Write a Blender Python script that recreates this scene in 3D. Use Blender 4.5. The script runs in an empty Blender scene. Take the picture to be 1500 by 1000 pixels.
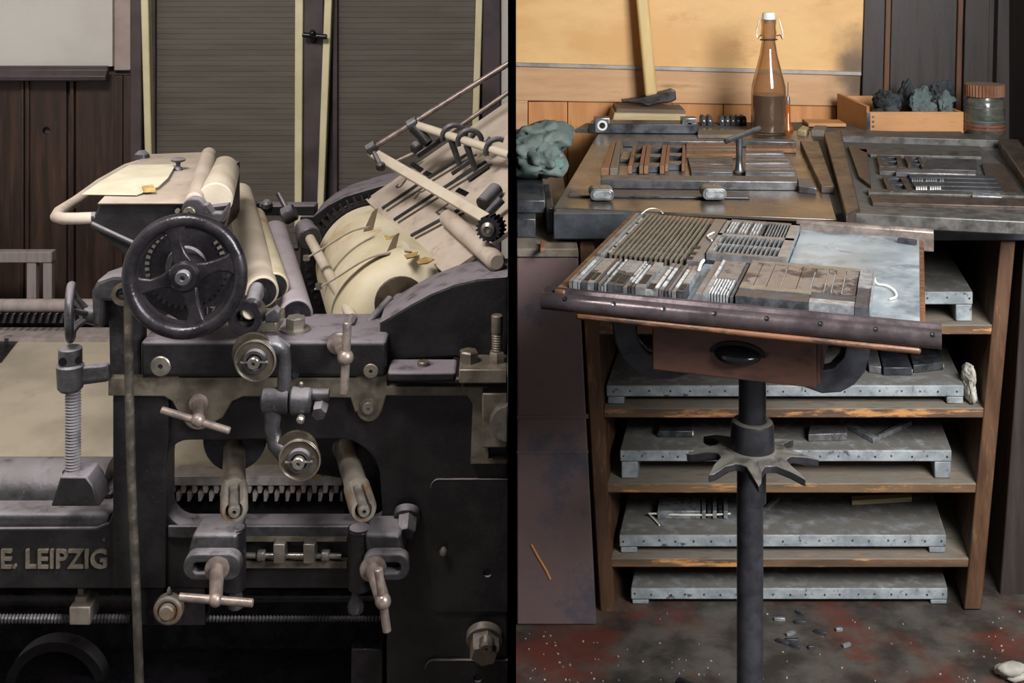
import bpy, bmesh, math, random
from mathutils import Vector, Matrix, noise

random.seed(11)
SC = bpy.context.scene
COL = SC.collection
R = math.radians

# ------------------------------------------------------------------ camera, world, lights, exposure
FPX, HORIZON, EYE = 1800.0, -100.0, 1.75          # focal length in px of a 1500 px wide frame, horizon row, eye height
cam_data = bpy.data.cameras.new('camera')
cam_data.sensor_width = 36.0
cam_data.lens = 36.0 * FPX / 1500.0
cam_data.shift_y = -(500.0 - HORIZON) / 1500.0
cam_data.clip_start = 0.05
cam = bpy.data.objects.new('camera', cam_data)
COL.objects.link(cam)
cam.location = (0, 0, EYE)
cam.rotation_euler = (R(90), 0, 0)
SC.camera = cam

world = bpy.data.worlds.new('world')
SC.world = world
world.use_nodes = True
world.node_tree.nodes['Background'].inputs[0].default_value = (0.90, 0.95, 1.0, 1)
world.node_tree.nodes['Background'].inputs[1].default_value = 0.30

def area_light(name, loc, target, sx, sy, energy, colour):
    l = bpy.data.lights.new(name, 'AREA')
    l.shape = 'RECTANGLE'
    l.size, l.size_y, l.energy, l.color = sx, sy, energy, colour
    o = bpy.data.objects.new(name, l)
    COL.objects.link(o)
    o.location = loc
    o.rotation_euler = (Vector(target) - Vector(loc)).to_track_quat('-Z', 'Y').to_euler()
    return o

area_light('ceiling_lamp_light', (-1.05, 1.55, 3.05), (-0.75, 3.0, 0.8), 0.9, 0.5, 80, (1.0, 0.94, 0.92))
area_light('window_light', (1.62, 0.80, 2.45), (0.45, 3.7, 1.0), 1.2, 1.3, 192, (0.97, 0.985, 1.0))

SC.view_settings.view_transform = 'Standard'
SC.view_settings.look = 'None'
SC.view_settings.gamma = 1.0
SC.view_settings.use_curve_mapping = False
SC.view_settings.exposure = 0.0

# ------------------------------------------------------------------ image-to-place helpers
def W(px, py, Y):
    return Vector(((px - 750.0) / FPX * Y, Y, EYE - (py - HORIZON) / FPX * Y))

def G(px, py, Z):
    return W(px, py, (EYE - Z) * FPX / (py - HORIZON))

def U(n, Y):
    return n * Y / FPX

# ------------------------------------------------------------------ mesh builder
def frame_of(d):
    d = Vector(d).normalized()
    a = Vector((0, 0, 1)) if abs(d.z) < 0.9 else Vector((1, 0, 0))
    x = a.cross(d).normalized()
    return x, d.cross(x).normalized(), d

class MB:
    def __init__(self):
        self.v, self.f = [], []

    def add(self, vs, fs):
        n = len(self.v)
        self.v += [Vector(p) for p in vs]
        self.f += [tuple(i + n for i in f) for f in fs]
        return self

    def hexa(self, p):                                   # 4 lower points, 4 upper points, both counter-clockwise from above
        return self.add(p, [(3, 2, 1, 0), (4, 5, 6, 7), (0, 1, 5, 4), (1, 2, 6, 5), (2, 3, 7, 6), (3, 0, 4, 7)])

    def box(self, lo, hi):
        (a, b, c), (d, e, f) = lo, hi
        return self.hexa([(a, b, c), (d, b, c), (d, e, c), (a, e, c), (a, b, f), (d, b, f), (d, e, f), (a, e, f)])

    def obox(self, c, ax, ay, az, sx, sy, sz):           # oriented box, full sizes
        c = Vector(c); x = Vector(ax).normalized() * sx / 2; y = Vector(ay).normalized() * sy / 2; z = Vector(az).normalized() * sz / 2
        return self.hexa([c - x - y - z, c + x - y - z, c + x + y - z, c - x + y - z, c - x - y + z, c + x - y + z, c + x + y + z, c - x + y + z])

    def prism(self, pts, vec):                           # any planar outline pushed along a vector
        n = len(pts); vec = Vector(vec); p = [Vector(q) for q in pts]
        return self.add(p + [q + vec for q in p], [tuple(range(n - 1, -1, -1)), tuple(range(n, 2 * n))] + [(i, (i + 1) % n, n + (i + 1) % n, n + i) for i in range(n)])

    def pxprism(self, pts, Y, depth, skew=0.0):          # outline in the frontal plane at distance Y
        return self.prism([W(x, y, Y) for x, y in pts], (skew * depth, depth, 0))

    def pxbox(self, x0, y0, x1, y1, Y, depth, skew=0.0):
        return self.pxprism([(x0, y1), (x1, y1), (x1, y0), (x0, y0)], Y, depth, skew)

    def slab(self, quad, Z, t):                          # quad of image points lying on the level plane Z, t thick downwards
        top = [G(x, y, Z) for x, y in quad]
        return self.hexa([q - Vector((0, 0, t)) for q in top] + top)

    def lathe(self, o, d, prof, seg=28):                 # prof: (distance along d, radius)
        x, y, d = frame_of(d); o = Vector(o); vs, fs = [], []
        for h, r in prof:
            for i in range(seg):
                a = 2 * math.pi * i / seg
                vs.append(o + d * h + (x * math.cos(a) + y * math.sin(a)) * max(r, 1e-5))
        for k in range(len(prof) - 1):
            for i in range(seg):
                j = (i + 1) % seg
                fs.append((k * seg + i, k * seg + j, (k + 1) * seg + j, (k + 1) * seg + i))
        fs.append(tuple(range(seg - 1, -1, -1)))
        m = (len(prof) - 1) * seg
        fs.append(tuple(range(m, m + seg)))
        return self.add(vs, fs)

    def ring(self, o, d, prof, seg=40):                  # closed profile revolved round an axis
        x, y, d = frame_of(d); o = Vector(o); vs, fs = [], []; n = len(prof)
        for i in range(seg):
            a = 2 * math.pi * i / seg; e = x * math.cos(a) + y * math.sin(a)
            vs += [o + d * h + e * r for h, r in prof]
        for i in range(seg):
            j = (i + 1) % seg
            for k in range(n):
                l = (k + 1) % n
                fs.append((i * n + k, j * n + k, j * n + l, i * n + l))
        return self.add(vs, fs)

    def open_ring(self, o, d, prof, a0, a1, up, seg=24):  # part of a revolved profile, angle 0 along the vector up
        d = Vector(d).normalized(); y = (Vector(up) - d * Vector(up).dot(d)).normalized(); x = y.cross(d); o = Vector(o); vs, fs = [], []; n = len(prof)
        for i in range(seg + 1):
            a = R(a0 + (a1 - a0) * i / seg); e = y * math.cos(a) + x * math.sin(a)
            vs += [o + d * h + e * r for h, r in prof]
        for i in range(seg):
            for k in range(n):
                l = (k + 1) % n
                fs.append((i * n + k, (i + 1) * n + k, (i + 1) * n + l, i * n + l))
        fs += [tuple(range(n)), tuple(range(seg * n + n - 1, seg * n - 1, -1))]
        return self.add(vs, fs)

    def torus(self, o, d, RR, r, seg=48, sub=14, flat=1.0):
        return self.ring(o, d, [(r * flat * math.sin(2 * math.pi * k / sub), RR + r * math.cos(2 * math.pi * k / sub)) for k in range(sub)], seg)

    def cyl(self, a, b, r, r2=None, seg=24, ch=0.0):
        a, b = Vector(a), Vector(b); L = (b - a).length; r2 = r if r2 is None else r2
        if ch:
            return self.lathe(a, b - a, [(0, r - ch), (ch, r), (L - ch, r2), (L, r2 - ch)], seg)
        return self.lathe(a, b - a, [(0, r), (L, r2)], seg)

    def ball(self, o, r, sx=1, sy=1, sz=1, seg=20, n=10):
        o = Vector(o); vs, fs = [], []
        for k in range(n + 1):
            t = math.pi * k / n
            for i in range(seg):
                a = 2 * math.pi * i / seg
                vs.append(o + Vector((r * sx * max(math.sin(t), 1e-4) * math.cos(a), r * sy * max(math.sin(t), 1e-4) * math.sin(a), -r * sz * math.cos(t))))
        for k in range(n):
            for i in range(seg):
                j = (i + 1) % seg
                fs.append((k * seg + i, k * seg + j, (k + 1) * seg + j, (k + 1) * seg + i))
        return self.add(vs, fs)

    def tube(self, pts, r, seg=12):
        pts = [Vector(p) for p in pts]; n = len(pts)
        rs = r if isinstance(r, (list, tuple)) else [r] * n
        vs, fs = [], []; x = None
        for k in range(n):
            d = (pts[min(k + 1, n - 1)] - pts[max(k - 1, 0)]).normalized()
            if x is None:
                x, y, _ = frame_of(d)
            else:
                x = (x - d * x.dot(d)).normalized(); y = d.cross(x)
            for i in range(seg):
                a = 2 * math.pi * i / seg
                vs.append(pts[k] + (x * math.cos(a) + y * math.sin(a)) * rs[k])
        for k in range(n - 1):
            for i in range(seg):
                j = (i + 1) % seg
                fs.append((k * seg + i, k * seg + j, (k + 1) * seg + j, (k + 1) * seg + i))
        fs.append(tuple(range(seg - 1, -1, -1))); fs.append(tuple(range((n - 1) * seg, n * seg)))
        return self.add(vs, fs)

    def hexnut(self, o, d, r, h, turn=0.0):
        x, y, d = frame_of(d); o = Vector(o)
        ring = lambda q, k: [o + d * k + (x * math.cos(turn + math.pi / 3 * i) + y * math.sin(turn + math.pi / 3 * i)) * q for i in range(6)]
        vs = ring(r, 0) + ring(r, h * 0.86) + ring(r * 0.86, h)
        fs = [tuple(range(5, -1, -1)), tuple(range(12, 18))]
        for k in (0, 6):
            fs += [(k + i, k + (i + 1) % 6, k + 6 + (i + 1) % 6, k + 6 + i) for i in range(6)]
        return self.add(vs, fs)

    def plate(self, outer, Y, thick, holes=(), bevel=0.002):   # frontal plate with holes and rounded rims, front face at Y
        cu = bpy.data.curves.new('outline', 'CURVE')
        cu.dimensions = '2D'; cu.fill_mode = 'BOTH'
        cu.extrude = max(thick / 2 - bevel, 0.0002); cu.bevel_depth = bevel; cu.bevel_resolution = 1; cu.offset = -bevel
        for ring in [outer] + list(holes):
            sp = cu.splines.new('POLY')
            sp.points.add(len(ring) - 1)
            for p, (x, y) in zip(sp.points, ring):
                q = W(x, y, Y); p.co = (q.x, q.z, 0, 1)
            sp.use_cyclic_u = True
        o = bpy.data.objects.new('outline', cu)
        me = o.to_mesh()
        self.add([(p.co.x, Y + thick / 2 - p.co.z, p.co.y) for p in me.vertices], [tuple(f.vertices) for f in me.polygons])
        o.to_mesh_clear(); bpy.data.objects.remove(o); bpy.data.curves.remove(cu)
        return self

    def text(self, body, x0, y0, x1, y1, Y, depth, bold=0.0):
        cu = bpy.data.curves.new('letters', 'FONT')
        cu.body = body; cu.size = 1; cu.extrude = 0.05; cu.offset = bold; cu.resolution_u = 3
        o = bpy.data.objects.new('letters', cu)
        me = o.to_mesh()
        xs = [p.co.x for p in me.vertices]; ys = [p.co.y for p in me.vertices]
        a, b = W(x0, y1, Y), W(x1, y0, Y)
        vs = [(a.x + (p.co.x - min(xs)) / (max(xs) - min(xs)) * (b.x - a.x), Y - (p.co.z / 0.05) * depth, a.z + (p.co.y - min(ys)) / (max(ys) - min(ys)) * (b.z - a.z)) for p in me.vertices]
        self.add(vs, [tuple(f.vertices) for f in me.polygons])
        o.to_mesh_clear(); bpy.data.objects.remove(o); bpy.data.curves.remove(cu)
        return self

def arc(cx, cy, r, a0, a1, n=10):                        # image-space arc, angles in degrees, y down
    return [(cx + r * math.cos(R(a0 + (a1 - a0) * i / n)), cy + r * math.sin(R(a0 + (a1 - a0) * i / n))) for i in range(n + 1)]

def rrect(x0, y0, x1, y1, r, n=6):
    return arc(x1 - r, y0 + r, r, -90, 0, n) + arc(x1 - r, y1 - r, r, 0, 90, n) + arc(x0 + r, y1 - r, r, 90, 180, n) + arc(x0 + r, y0 + r, r, 180, 270, n)

def circ(cx, cy, r, n=28):
    return [(cx + r * math.cos(2 * math.pi * i / n), cy + r * math.sin(2 * math.pi * i / n)) for i in range(n)]

def lump(o, sx, sy, sz, seed, amp=0.28, freq=1.5, sub=5):     # crumpled cloth: a few flattened wads, creased
    rr = random.Random(seed); out = MB(); out.soft = True
    bm = bmesh.new(); bmesh.ops.create_icosphere(bm, subdivisions=sub - 1, radius=1)
    faces_ = [tuple(v.index for v in f.verts) for f in bm.faces]; base_ = [v.co.copy() for v in bm.verts]; bm.free()
    for w_ in range(4):
        sd = Vector((seed * 7.3 + w_ * 3.7, seed * 3.1 - w_, seed * 1.7 + w_ * 5.1))
        rot = Matrix.Rotation(rr.uniform(0, 6.28), 3, 'Z') @ Matrix.Rotation(rr.uniform(-0.5, 0.5), 3, 'X')
        off = Vector((rr.uniform(-0.32, 0.32), rr.uniform(-0.32, 0.32), (-0.30, -0.12, 0.10, 0.30)[w_])) if w_ else Vector((0, 0, -0.25))
        sc_ = Vector((0.78, 0.50, 0.42)) if w_ else Vector((0.85, 0.8, 0.42))
        vs = []
        for p in base_:
            warp = p + Vector((noise.noise(p * 1.2 + sd), noise.noise(p * 1.2 + sd * 1.7), noise.noise(p * 1.2 + sd * 2.3))) * 0.8
            n1 = noise.noise(Vector((warp.x * freq * 2.2, warp.y * freq * 0.8, warp.z * freq)) + sd * 2)
            crease = math.exp(-abs(n1) * 14)
            k = 1 + amp * 1.1 * noise.noise(p * 1.3 + sd) - amp * 0.9 * crease + amp * 0.6 * abs(n1)
            q = rot @ Vector((p.x * k * sc_.x, p.y * k * sc_.y, p.z * k * sc_.z)) + off
            q.z = max(q.z, -0.62)
            vs.append(Vector(o) + Vector((q.x * sx, q.y * sy, (q.z + 0.62) * sz)))
        out.add(vs, faces_)
    return out

# ------------------------------------------------------------------ objects
OFF = {}

def mesh_object(name, mb, mat, off, bev=0.0, seg=2, soft=False):
    me = bpy.data.meshes.new(name)
    me.from_pydata([p - off for p in mb.v], [], mb.f)
    bm = bmesh.new(); bm.from_mesh(me)
    bmesh.ops.recalc_face_normals(bm, faces=bm.faces)
    bm.to_mesh(me); bm.free()
    me.polygons.foreach_set('use_smooth', [True] * len(me.polygons))
    if not getattr(mb, 'soft', False): me.set_sharp_from_angle(angle=R(34))
    me.materials.append(mat)
    o = bpy.data.objects.new(name, me)
    COL.objects.link(o)
    if bev:
        b = o.modifiers.new('edge', 'BEVEL'); b.width = bev; b.segments = seg; b.limit_method = 'ANGLE'; b.angle_limit = R(40)
        b.harden_normals = False
    return o

def thing(name, label, cat, loc, group=None):
    o = bpy.data.objects.new(name, None)
    COL.objects.link(o)
    o.empty_display_size = 0.05
    o.location = loc
    o['label'] = label; o['category'] = cat
    if group: o['group'] = group
    OFF[o] = Vector(loc)
    return o

def part(parent, name, mb, mat, bev=0.0, label=None, kind=None, seg=2):
    o = mesh_object(name, mb, mat, OFF[parent], bev, seg)
    o.parent = parent
    OFF[o] = OFF[parent]
    if label: o['label'] = label
    if kind: o['kind'] = kind
    return o

def solo(name, mb, mat, label, cat, group=None, bev=0.0):
    xs = [p.x for p in mb.v]; ys = [p.y for p in mb.v]; zs = [p.z for p in mb.v]
    loc = Vector(((min(xs) + max(xs)) / 2, (min(ys) + max(ys)) / 2, min(zs)))
    o = mesh_object(name, mb, mat, loc, bev)
    o.location = loc
    o['label'] = label; o['category'] = cat
    if group: o['group'] = group
    OFF[o] = loc
    return o

def struct(name, mb, mat, bev=0.0):
    o = mesh_object(name, mb, mat, Vector((0, 0, 0)), bev)
    o['kind'] = 'structure'
    OFF[o] = Vector((0, 0, 0))
    return o

# ------------------------------------------------------------------ materials
def lin(h):
    h = h.lstrip('#')
    f = lambda c: c / 12.92 if c <= 0.04045 else ((c + 0.055) / 1.055) ** 2.4
    return tuple(f(int(h[i:i + 2], 16) / 255) for i in (0, 2, 4)) + (1.0,)

def mat(name, c1, c2=None, rough=0.5, metal=0.0, scale=14.0, stretch=(1, 1, 1), bump=0.15, bscale=90.0, dust=None, dust_amt=0.8, c3=None, c3_at=(0.60, 0.70), c3_scale=4.0, spec=0.5, rvar=0.15, trans=0.0, ior=1.45):
    m = bpy.data.materials.new(name); m.use_nodes = True
    nt = m.node_tree; nd, lk = nt.nodes, nt.links
    b = nd['Principled BSDF']
    tc = nd.new('ShaderNodeTexCoord'); mp = nd.new('ShaderNodeMapping'); mp.inputs['Scale'].default_value = stretch
    lk.new(tc.outputs['Object'], mp.inputs[0])
    def nz(s, det=6.0, ro=0.6):
        n = nd.new('ShaderNodeTexNoise'); n.inputs['Scale'].default_value = s; n.inputs['Detail'].default_value = det; n.inputs['Roughness'].default_value = ro
        lk.new(mp.outputs[0], n.inputs['Vector']); return n
    def ramp(src, lo, hi):
        r = nd.new('ShaderNodeMapRange'); r.interpolation_type = 'SMOOTHSTEP'
        r.inputs['From Min'].default_value = lo; r.inputs['From Max'].default_value = hi
        lk.new(src, r.inputs['Value']); return r.outputs['Result']
    def mix(fac, a, bb):
        x = nd.new('ShaderNodeMix'); x.data_type = 'RGBA'
        if hasattr(fac, 'is_output'): lk.new(fac, x.inputs[0])
        else: x.inputs[0].default_value = fac
        for s, k in ((a, 6), (bb, 7)):
            if isinstance(s, tuple): x.inputs[k].default_value = s
            else: lk.new(s, x.inputs[k])
        return x.outputs[2]
    n1 = nz(scale)
    col = mix(ramp(n1.outputs['Fac'], 0.36, 0.64), lin(c1), lin(c2 or c1))
    if c3:
        n3 = nz(c3_scale, 8.0, 0.7)
        col = mix(ramp(n3.outputs['Fac'], *c3_at), col, lin(c3))
    if dust:
        ge = nd.new('ShaderNodeNewGeometry'); sp = nd.new('ShaderNodeSeparateXYZ'); lk.new(ge.outputs['Normal'], sp.inputs[0])
        up = ramp(sp.outputs['Z'], 0.25, 0.9)
        n4 = nz(26.0); k = ramp(n4.outputs['Fac'], 0.15, 0.55)
        mu = nd.new('ShaderNodeMath'); mu.operation = 'MULTIPLY'; lk.new(up, mu.inputs[0]); lk.new(k, mu.inputs[1])
        m2 = nd.new('ShaderNodeMath'); m2.operation = 'MULTIPLY'; lk.new(mu.outputs[0], m2.inputs[0]); m2.inputs[1].default_value = dust_amt
        col = mix(m2.outputs[0], col, lin(dust))
        ra = nd.new('ShaderNodeMapRange'); lk.new(m2.outputs[0], ra.inputs['Value']); ra.inputs['To Min'].default_value = rough; ra.inputs['To Max'].default_value = 0.85
        lk.new(ra.outputs['Result'], b.inputs['Roughness'])
        rm = nd.new('ShaderNodeMapRange'); lk.new(m2.outputs[0], rm.inputs['Value']); rm.inputs['To Min'].default_value = metal; rm.inputs['To Max'].default_value = 0.0
        lk.new(rm.outputs['Result'], b.inputs['Metallic'])
    else:
        rr = nd.new('ShaderNodeMapRange'); lk.new(n1.outputs['Fac'], rr.inputs['Value']); rr.inputs['From Min'].default_value = 0.3; rr.inputs['From Max'].default_value = 0.7
        rr.inputs['To Min'].default_value = max(0.03, rough - rvar); rr.inputs['To Max'].default_value = min(1.0, rough + rvar)
        lk.new(rr.outputs['Result'], b.inputs['Roughness'])
        b.inputs['Metallic'].default_value = metal
    lk.new(col, b.inputs['Base Color'])
    b.inputs['Specular IOR Level'].default_value = spec
    b.inputs['Transmission Weight'].default_value = trans
    b.inputs['IOR'].default_value = ior
    if bump:
        n2 = nz(bscale, 4.0); bp = nd.new('ShaderNodeBump'); bp.inputs['Strength'].default_value = bump; bp.inputs['Distance'].default_value = 0.004
        lk.new(n2.outputs['Fac'], bp.inputs['Height']); lk.new(bp.outputs[0], b.inputs['Normal'])
    return m

M = {}
# press room
M['iron'] = mat('black_iron', '#171517', '#222021', 0.38, 0.15, 18, bump=0.25, c3='#353132', c3_at=(0.60, 0.72), c3_scale=150, dust='#7d757a', dust_amt=0.8)
M['iron_shiny'] = mat('polished_black_iron', '#1b191c', '#2c282c', 0.28, 0.35, 18, bump=0.25)
M['iron_grey'] = mat('worn_grey_iron', '#3b393b', '#525053', 0.34, 0.55, 24, bump=0.3, c3='#6b676a', c3_at=(0.60, 0.70), c3_scale=40, dust='#827c7e', dust_amt=0.7)
M['tan'] = mat('oiled_tan_metal', '#575046', '#6e665a', 0.4, 0.35, 22, bump=0.2, c3='#3d362c', c3_at=(0.55, 0.72), c3_scale=9)
M['steel'] = mat('bare_steel', '#736d66', '#8b847b', 0.34, 0.7, 30, bump=0.15)
M['pink_steel'] = mat('handled_steel', '#6b5f5b', '#85786f', 0.38, 0.45, 40, bump=0.15)
M['rust_steel'] = mat('rust_stained_steel', '#6c655d', '#857d73', 0.4, 0.5, 12, bump=0.15, c3='#7d5833', c3_at=(0.52, 0.68), c3_scale=9)
M['cream'] = mat('dusty_cream', '#a99d8b', '#b8ad9b', 0.75, 0, 8, bump=0.12, c3='#968062', c3_at=(0.56, 0.78), c3_scale=5)
M['packing'] = mat('cylinder_packing', '#b9ae90', '#c8bea4', 0.6, 0, 7, bump=0.1, c3='#a4784a', c3_at=(0.55, 0.74), c3_scale=5)
M['dust_pink'] = mat('dusty_board', '#9d9082', '#ab9e90', 0.8, 0, 9, bump=0.12, c3='#8b7d6f', c3_at=(0.52, 0.7), c3_scale=12)
M['roller'] = mat('dusty_roller', '#7d747a', '#8f868b', 0.75, 0, 10, bump=0.15, dust='#a1979b', dust_amt=0.6)
M['dark_disc'] = mat('dark_disc', '#3e362c', '#574b3a', 0.4, 0.5, 14)
M['bed'] = mat('dusty_bed', '#8d8473', '#a09684', 0.8, 0, 5, bump=0.08, c3='#776d5c', c3_at=(0.55, 0.75), c3_scale=3)
M['paper'] = mat('yellowed_paper', '#b4ad94', '#c0b9a2', 0.85, 0, 10, bump=0.05)
M['paper_old'] = mat('stained_paper', '#94733f', '#b39a62', 0.8, 0, 40)
M['brown_wood'] = mat('brown_planks', '#2e211b', '#402d23', 0.5, 0, 6, (6, 6, 0.5), bump=0.2, c3='#523a2b', c3_at=(0.55, 0.75), c3_scale=5)
M['mauve'] = mat('mauve_paint', '#3c3234', '#4b3f42', 0.55, 0, 9, bump=0.12)
M['shutter'] = mat('shutter_slats', '#524c44', '#5f5951', 0.7, 0, 5, (0.6, 1, 6), bump=0.1)
M['cream_trim'] = mat('cream_trim', '#c6bd95', '#d3caa5', 0.6, 0, 7, bump=0.05)
M['plaster'] = mat('white_plaster', '#b9b5ae', '#c3c0b9', 0.85, 0, 3, bump=0.1)
M['reveal'] = mat('pink_reveal', '#94857f', '#a3958e', 0.85, 0, 6, bump=0.15, c3='#bdb3a8', c3_at=(0.6, 0.75), c3_scale=8)
M['grey_wood'] = mat('grey_weathered_wood', '#857b78', '#978c88', 0.7, 0, 8, (5, 5, 0.6), bump=0.15)
M['letter'] = mat('cast_letters', '#544d43', '#696156', 0.5, 0.3, 40)
M['black'] = mat('black_board', '#000000', '#000000', 1.0, 0, 5, bump=0, spec=0.0)
# composing room
M['ply'] = mat('orange_plywood', '#d2a062', '#e0b478', 0.5, 0, 2.6, (1, 1, 2.2), bump=0.06, c3='#b87a44', c3_at=(0.54, 0.82), c3_scale=3.4)
M['ply2'] = mat('orange_pine', '#b97b48', '#c98c55', 0.5, 0, 4, (5, 5, 0.7), bump=0.1, c3='#8f5c33', c3_at=(0.58, 0.78), c3_scale=4)
M['ply_rail'] = mat('pine_rail', '#bd8f66', '#caa075', 0.55, 0, 4, (0.7, 5, 5), bump=0.1, c3='#94724c', c3_at=(0.56, 0.78), c3_scale=4)
M['zinc_strip'] = mat('grey_strip', '#8d8680', '#a39b93', 0.5, 0.4, 20)
M['dark_wall'] = mat('dark_stained_board', '#2e2724', '#3a322f', 0.5, 0, 5, (6, 6, 0.5), bump=0.15)
M['bead'] = mat('brown_bead', '#4a2f20', '#5e3d29', 0.5, 0, 8, (4, 4, 0.6))
M['rack'] = mat('rubbed_rack_wood', '#46301f', '#5c402c', 0.55, 0, 6, (5, 5, 0.8), bump=0.3, c3='#8f6440', c3_at=(0.56, 0.70), c3_scale=7)
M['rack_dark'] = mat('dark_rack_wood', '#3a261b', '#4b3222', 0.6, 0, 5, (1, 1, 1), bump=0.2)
M['shelf'] = mat('dusty_shelf', '#4f3b2c', '#6e543d', 0.65, 0, 5, (0.7, 3, 4), bump=0.3, c3='#b5804d', c3_at=(0.52, 0.62), c3_scale=8, dust='#736c61', dust_amt=0.95)
M['zinc'] = mat('dusty_zinc', '#7d8386', '#a3a9ab', 0.5, 0.2, 16, bump=0.25, c3='#4d5052', c3_at=(0.56, 0.64), c3_scale=26, dust='#635f59', dust_amt=1.0)
M['tray_zinc'] = mat('bright_zinc', '#858e93', '#a5adb1', 0.40, 0.3, 7, bump=0.015, c3='#666f75', c3_at=(0.50, 0.64), c3_scale=6)
M['lead'] = mat('type_metal', '#77797c', '#999c9e', 0.34, 0.45, 60, bump=0.1)
M['lead_dark'] = mat('inked_type_metal', '#343538', '#4e4f53', 0.38, 0.4, 40, bump=0.1)
M['lead_brown'] = mat('tarnished_type_metal', '#605d5d', '#787575', 0.36, 0.35, 30, bump=0.06, c3='#474343', c3_at=(0.54, 0.66), c3_scale=24)
M['slug_tan'] = mat('inky_slug_edges', '#6b665b', '#827c70', 0.38, 0.4, 40)
M['slug_black'] = mat('dark_recess_spacing', '#1c1a18', '#292622', 0.5, 0.2, 30)  # near-black puts the shade of gaps and recesses into the colour
M['rail'] = mat('polished_rail', '#4a4143', '#5f5557', 0.25, 0.65, 16, bump=0.05)
M['drawer'] = mat('mahogany_drawer', '#4c332b', '#5e4136', 0.42, 0, 5, (1.2, 6, 6), bump=0.12, c3='#38251f', c3_at=(0.52, 0.72), c3_scale=5)
M['drawer_edge'] = mat('rubbed_mahogany', '#573a29', '#6f4b33', 0.42, 0, 6, (0.8, 5, 5), bump=0.12, c3='#35261e', c3_at=(0.48, 0.64), c3_scale=7)
M['cast'] = mat('black_cast_iron', '#303136', '#404147', 0.34, 0.35, 20, bump=0.12)
M['cast_dusty'] = mat('dusty_cast_iron', '#38383c', '#4a494d', 0.28, 0.5, 20, bump=0.1, dust='#767067', dust_amt=0.95)
M['gloss_black'] = mat('black_enamel', '#101113', '#191a1d', 0.14, 0.1, 20, bump=0.05, rvar=0.05)
M['slab'] = mat('dark_slab', '#26292e', '#33373d', 0.55, 0.1, 30, bump=0.2, dust='#5c5954', dust_amt=0.7)
M['plate_rust'] = mat('rusty_steel_plate', '#595048', '#6c645b', 0.28, 0.6, 6, bump=0.03, c3='#74523a', c3_at=(0.54, 0.72), c3_scale=5)
M['steel_r'] = mat('worn_bar_steel', '#5d5d5e', '#77777a', 0.3, 0.75, 30, bump=0.08, c3='#4b443c', c3_at=(0.56, 0.7), c3_scale=18, dust='#655c51', dust_amt=0.5)
M['steel_dark'] = mat('dark_bar_steel', '#3d3e42', '#54565a', 0.35, 0.6, 20, bump=0.1)
M['reglet'] = mat('wooden_furniture', '#6f4d36', '#875f44', 0.55, 0, 6, (4, 1, 4), bump=0.15, c3='#47352a', c3_at=(0.54, 0.68), c3_scale=12)
M['reglet_grey'] = mat('grey_furniture', '#5f564b', '#746a5c', 0.6, 0, 6, (4, 1, 4), bump=0.15)
M['chase_rust'] = mat('rust_brown_chase', '#453a33', '#574b43', 0.42, 0.35, 14, bump=0.12, c3='#332c28', c3_at=(0.5, 0.66), c3_scale=14)
M['cab'] = mat('dark_cabinet', '#6b5857', '#7a6462', 0.4, 0, 4, bump=0.12, c3='#504c55', c3_at=(0.46, 0.64), c3_scale=4)
M['floor'] = mat('worn_red_floor', '#2f2a26', '#4d4740', 0.6, 0, 9, bump=0.4, bscale=60, c3='#582a1f', c3_at=(0.47, 0.64), c3_scale=2.6)
M['rag_green'] = mat('grey_green_rag', '#4c5853', '#68706b', 0.9, 0, 12, bump=0.4, c3='#4e7f74', c3_at=(0.56, 0.68), c3_scale=9)
M['rag_dark'] = mat('dark_rag', '#2b2f31', '#42484a', 0.9, 0, 12, bump=0.3)
M['rag_grey'] = mat('slate_rag', '#505a5a', '#626c6b', 0.9, 0, 12, bump=0.3)
M['rag_white'] = mat('dirty_white_rag', '#9a968b', '#b7b3a7', 0.9, 0, 12, bump=0.3, c3='#55524b', c3_at=(0.55, 0.65), c3_scale=20)
M['box_wood'] = mat('pale_box_wood', '#a9774a', '#bb8858', 0.55, 0, 5, (0.7, 4, 4), bump=0.1, c3='#7d5533', c3_at=(0.58, 0.75), c3_scale=5)
M['split_wood'] = mat('split_pale_wood', '#a6926c', '#c2ae86', 0.6, 0, 6, (0.7, 5, 9), bump=0.35)
M['bark'] = mat('dark_wood_top', '#5d4c3d', '#70604e', 0.7, 0, 6, (0.7, 5, 5), bump=0.3)
M['handle'] = mat('ash_handle', '#c3a468', '#d4b77d', 0.5, 0, 5, (5, 5, 0.7), bump=0.08, c3='#927242', c3_at=(0.6, 0.8), c3_scale=5)
M['hammer'] = mat('hammer_steel', '#2f2c2b', '#433f3d', 0.35, 0.6, 20, bump=0.1)
M['glass'] = mat('pale_brown_glass', '#d9c3a8', '#e0ccb2', 0.06, 0, 5, bump=0, trans=0.94, rvar=0.02)
M['liquid'] = mat('brown_liquid', '#5c2c15', '#683318', 0.05, 0, 5, bump=0, trans=0.6, rvar=0.01, ior=1.33)
M['amber'] = mat('amber_glass', '#c4641c', '#d2742a', 0.12, 0, 5, bump=0, trans=0.5, rvar=0.02)
M['china'] = mat('white_china', '#dcdad2', '#e6e4dd', 0.25, 0, 5, bump=0, rvar=0.05)
M['wire'] = mat('bare_wire', '#77736c', '#8e8a83', 0.35, 0.8, 20, bump=0)
M['jar_glass'] = mat('dark_jar_glaze', '#3c3f3a', '#55564d', 0.2, 0.1, 16, (1, 1, 3), bump=0.05, c3='#6a5440', c3_at=(0.55, 0.65), c3_scale=12)
M['jar_band'] = mat('red_jar_band', '#6e3f2e', '#7f4c38', 0.4, 0, 16)
M['jar_lid'] = mat('brown_jar_lid', '#6b4632', '#7e553d', 0.5, 0, 16, dust='#7d6e5b', dust_amt=0.8)
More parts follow.
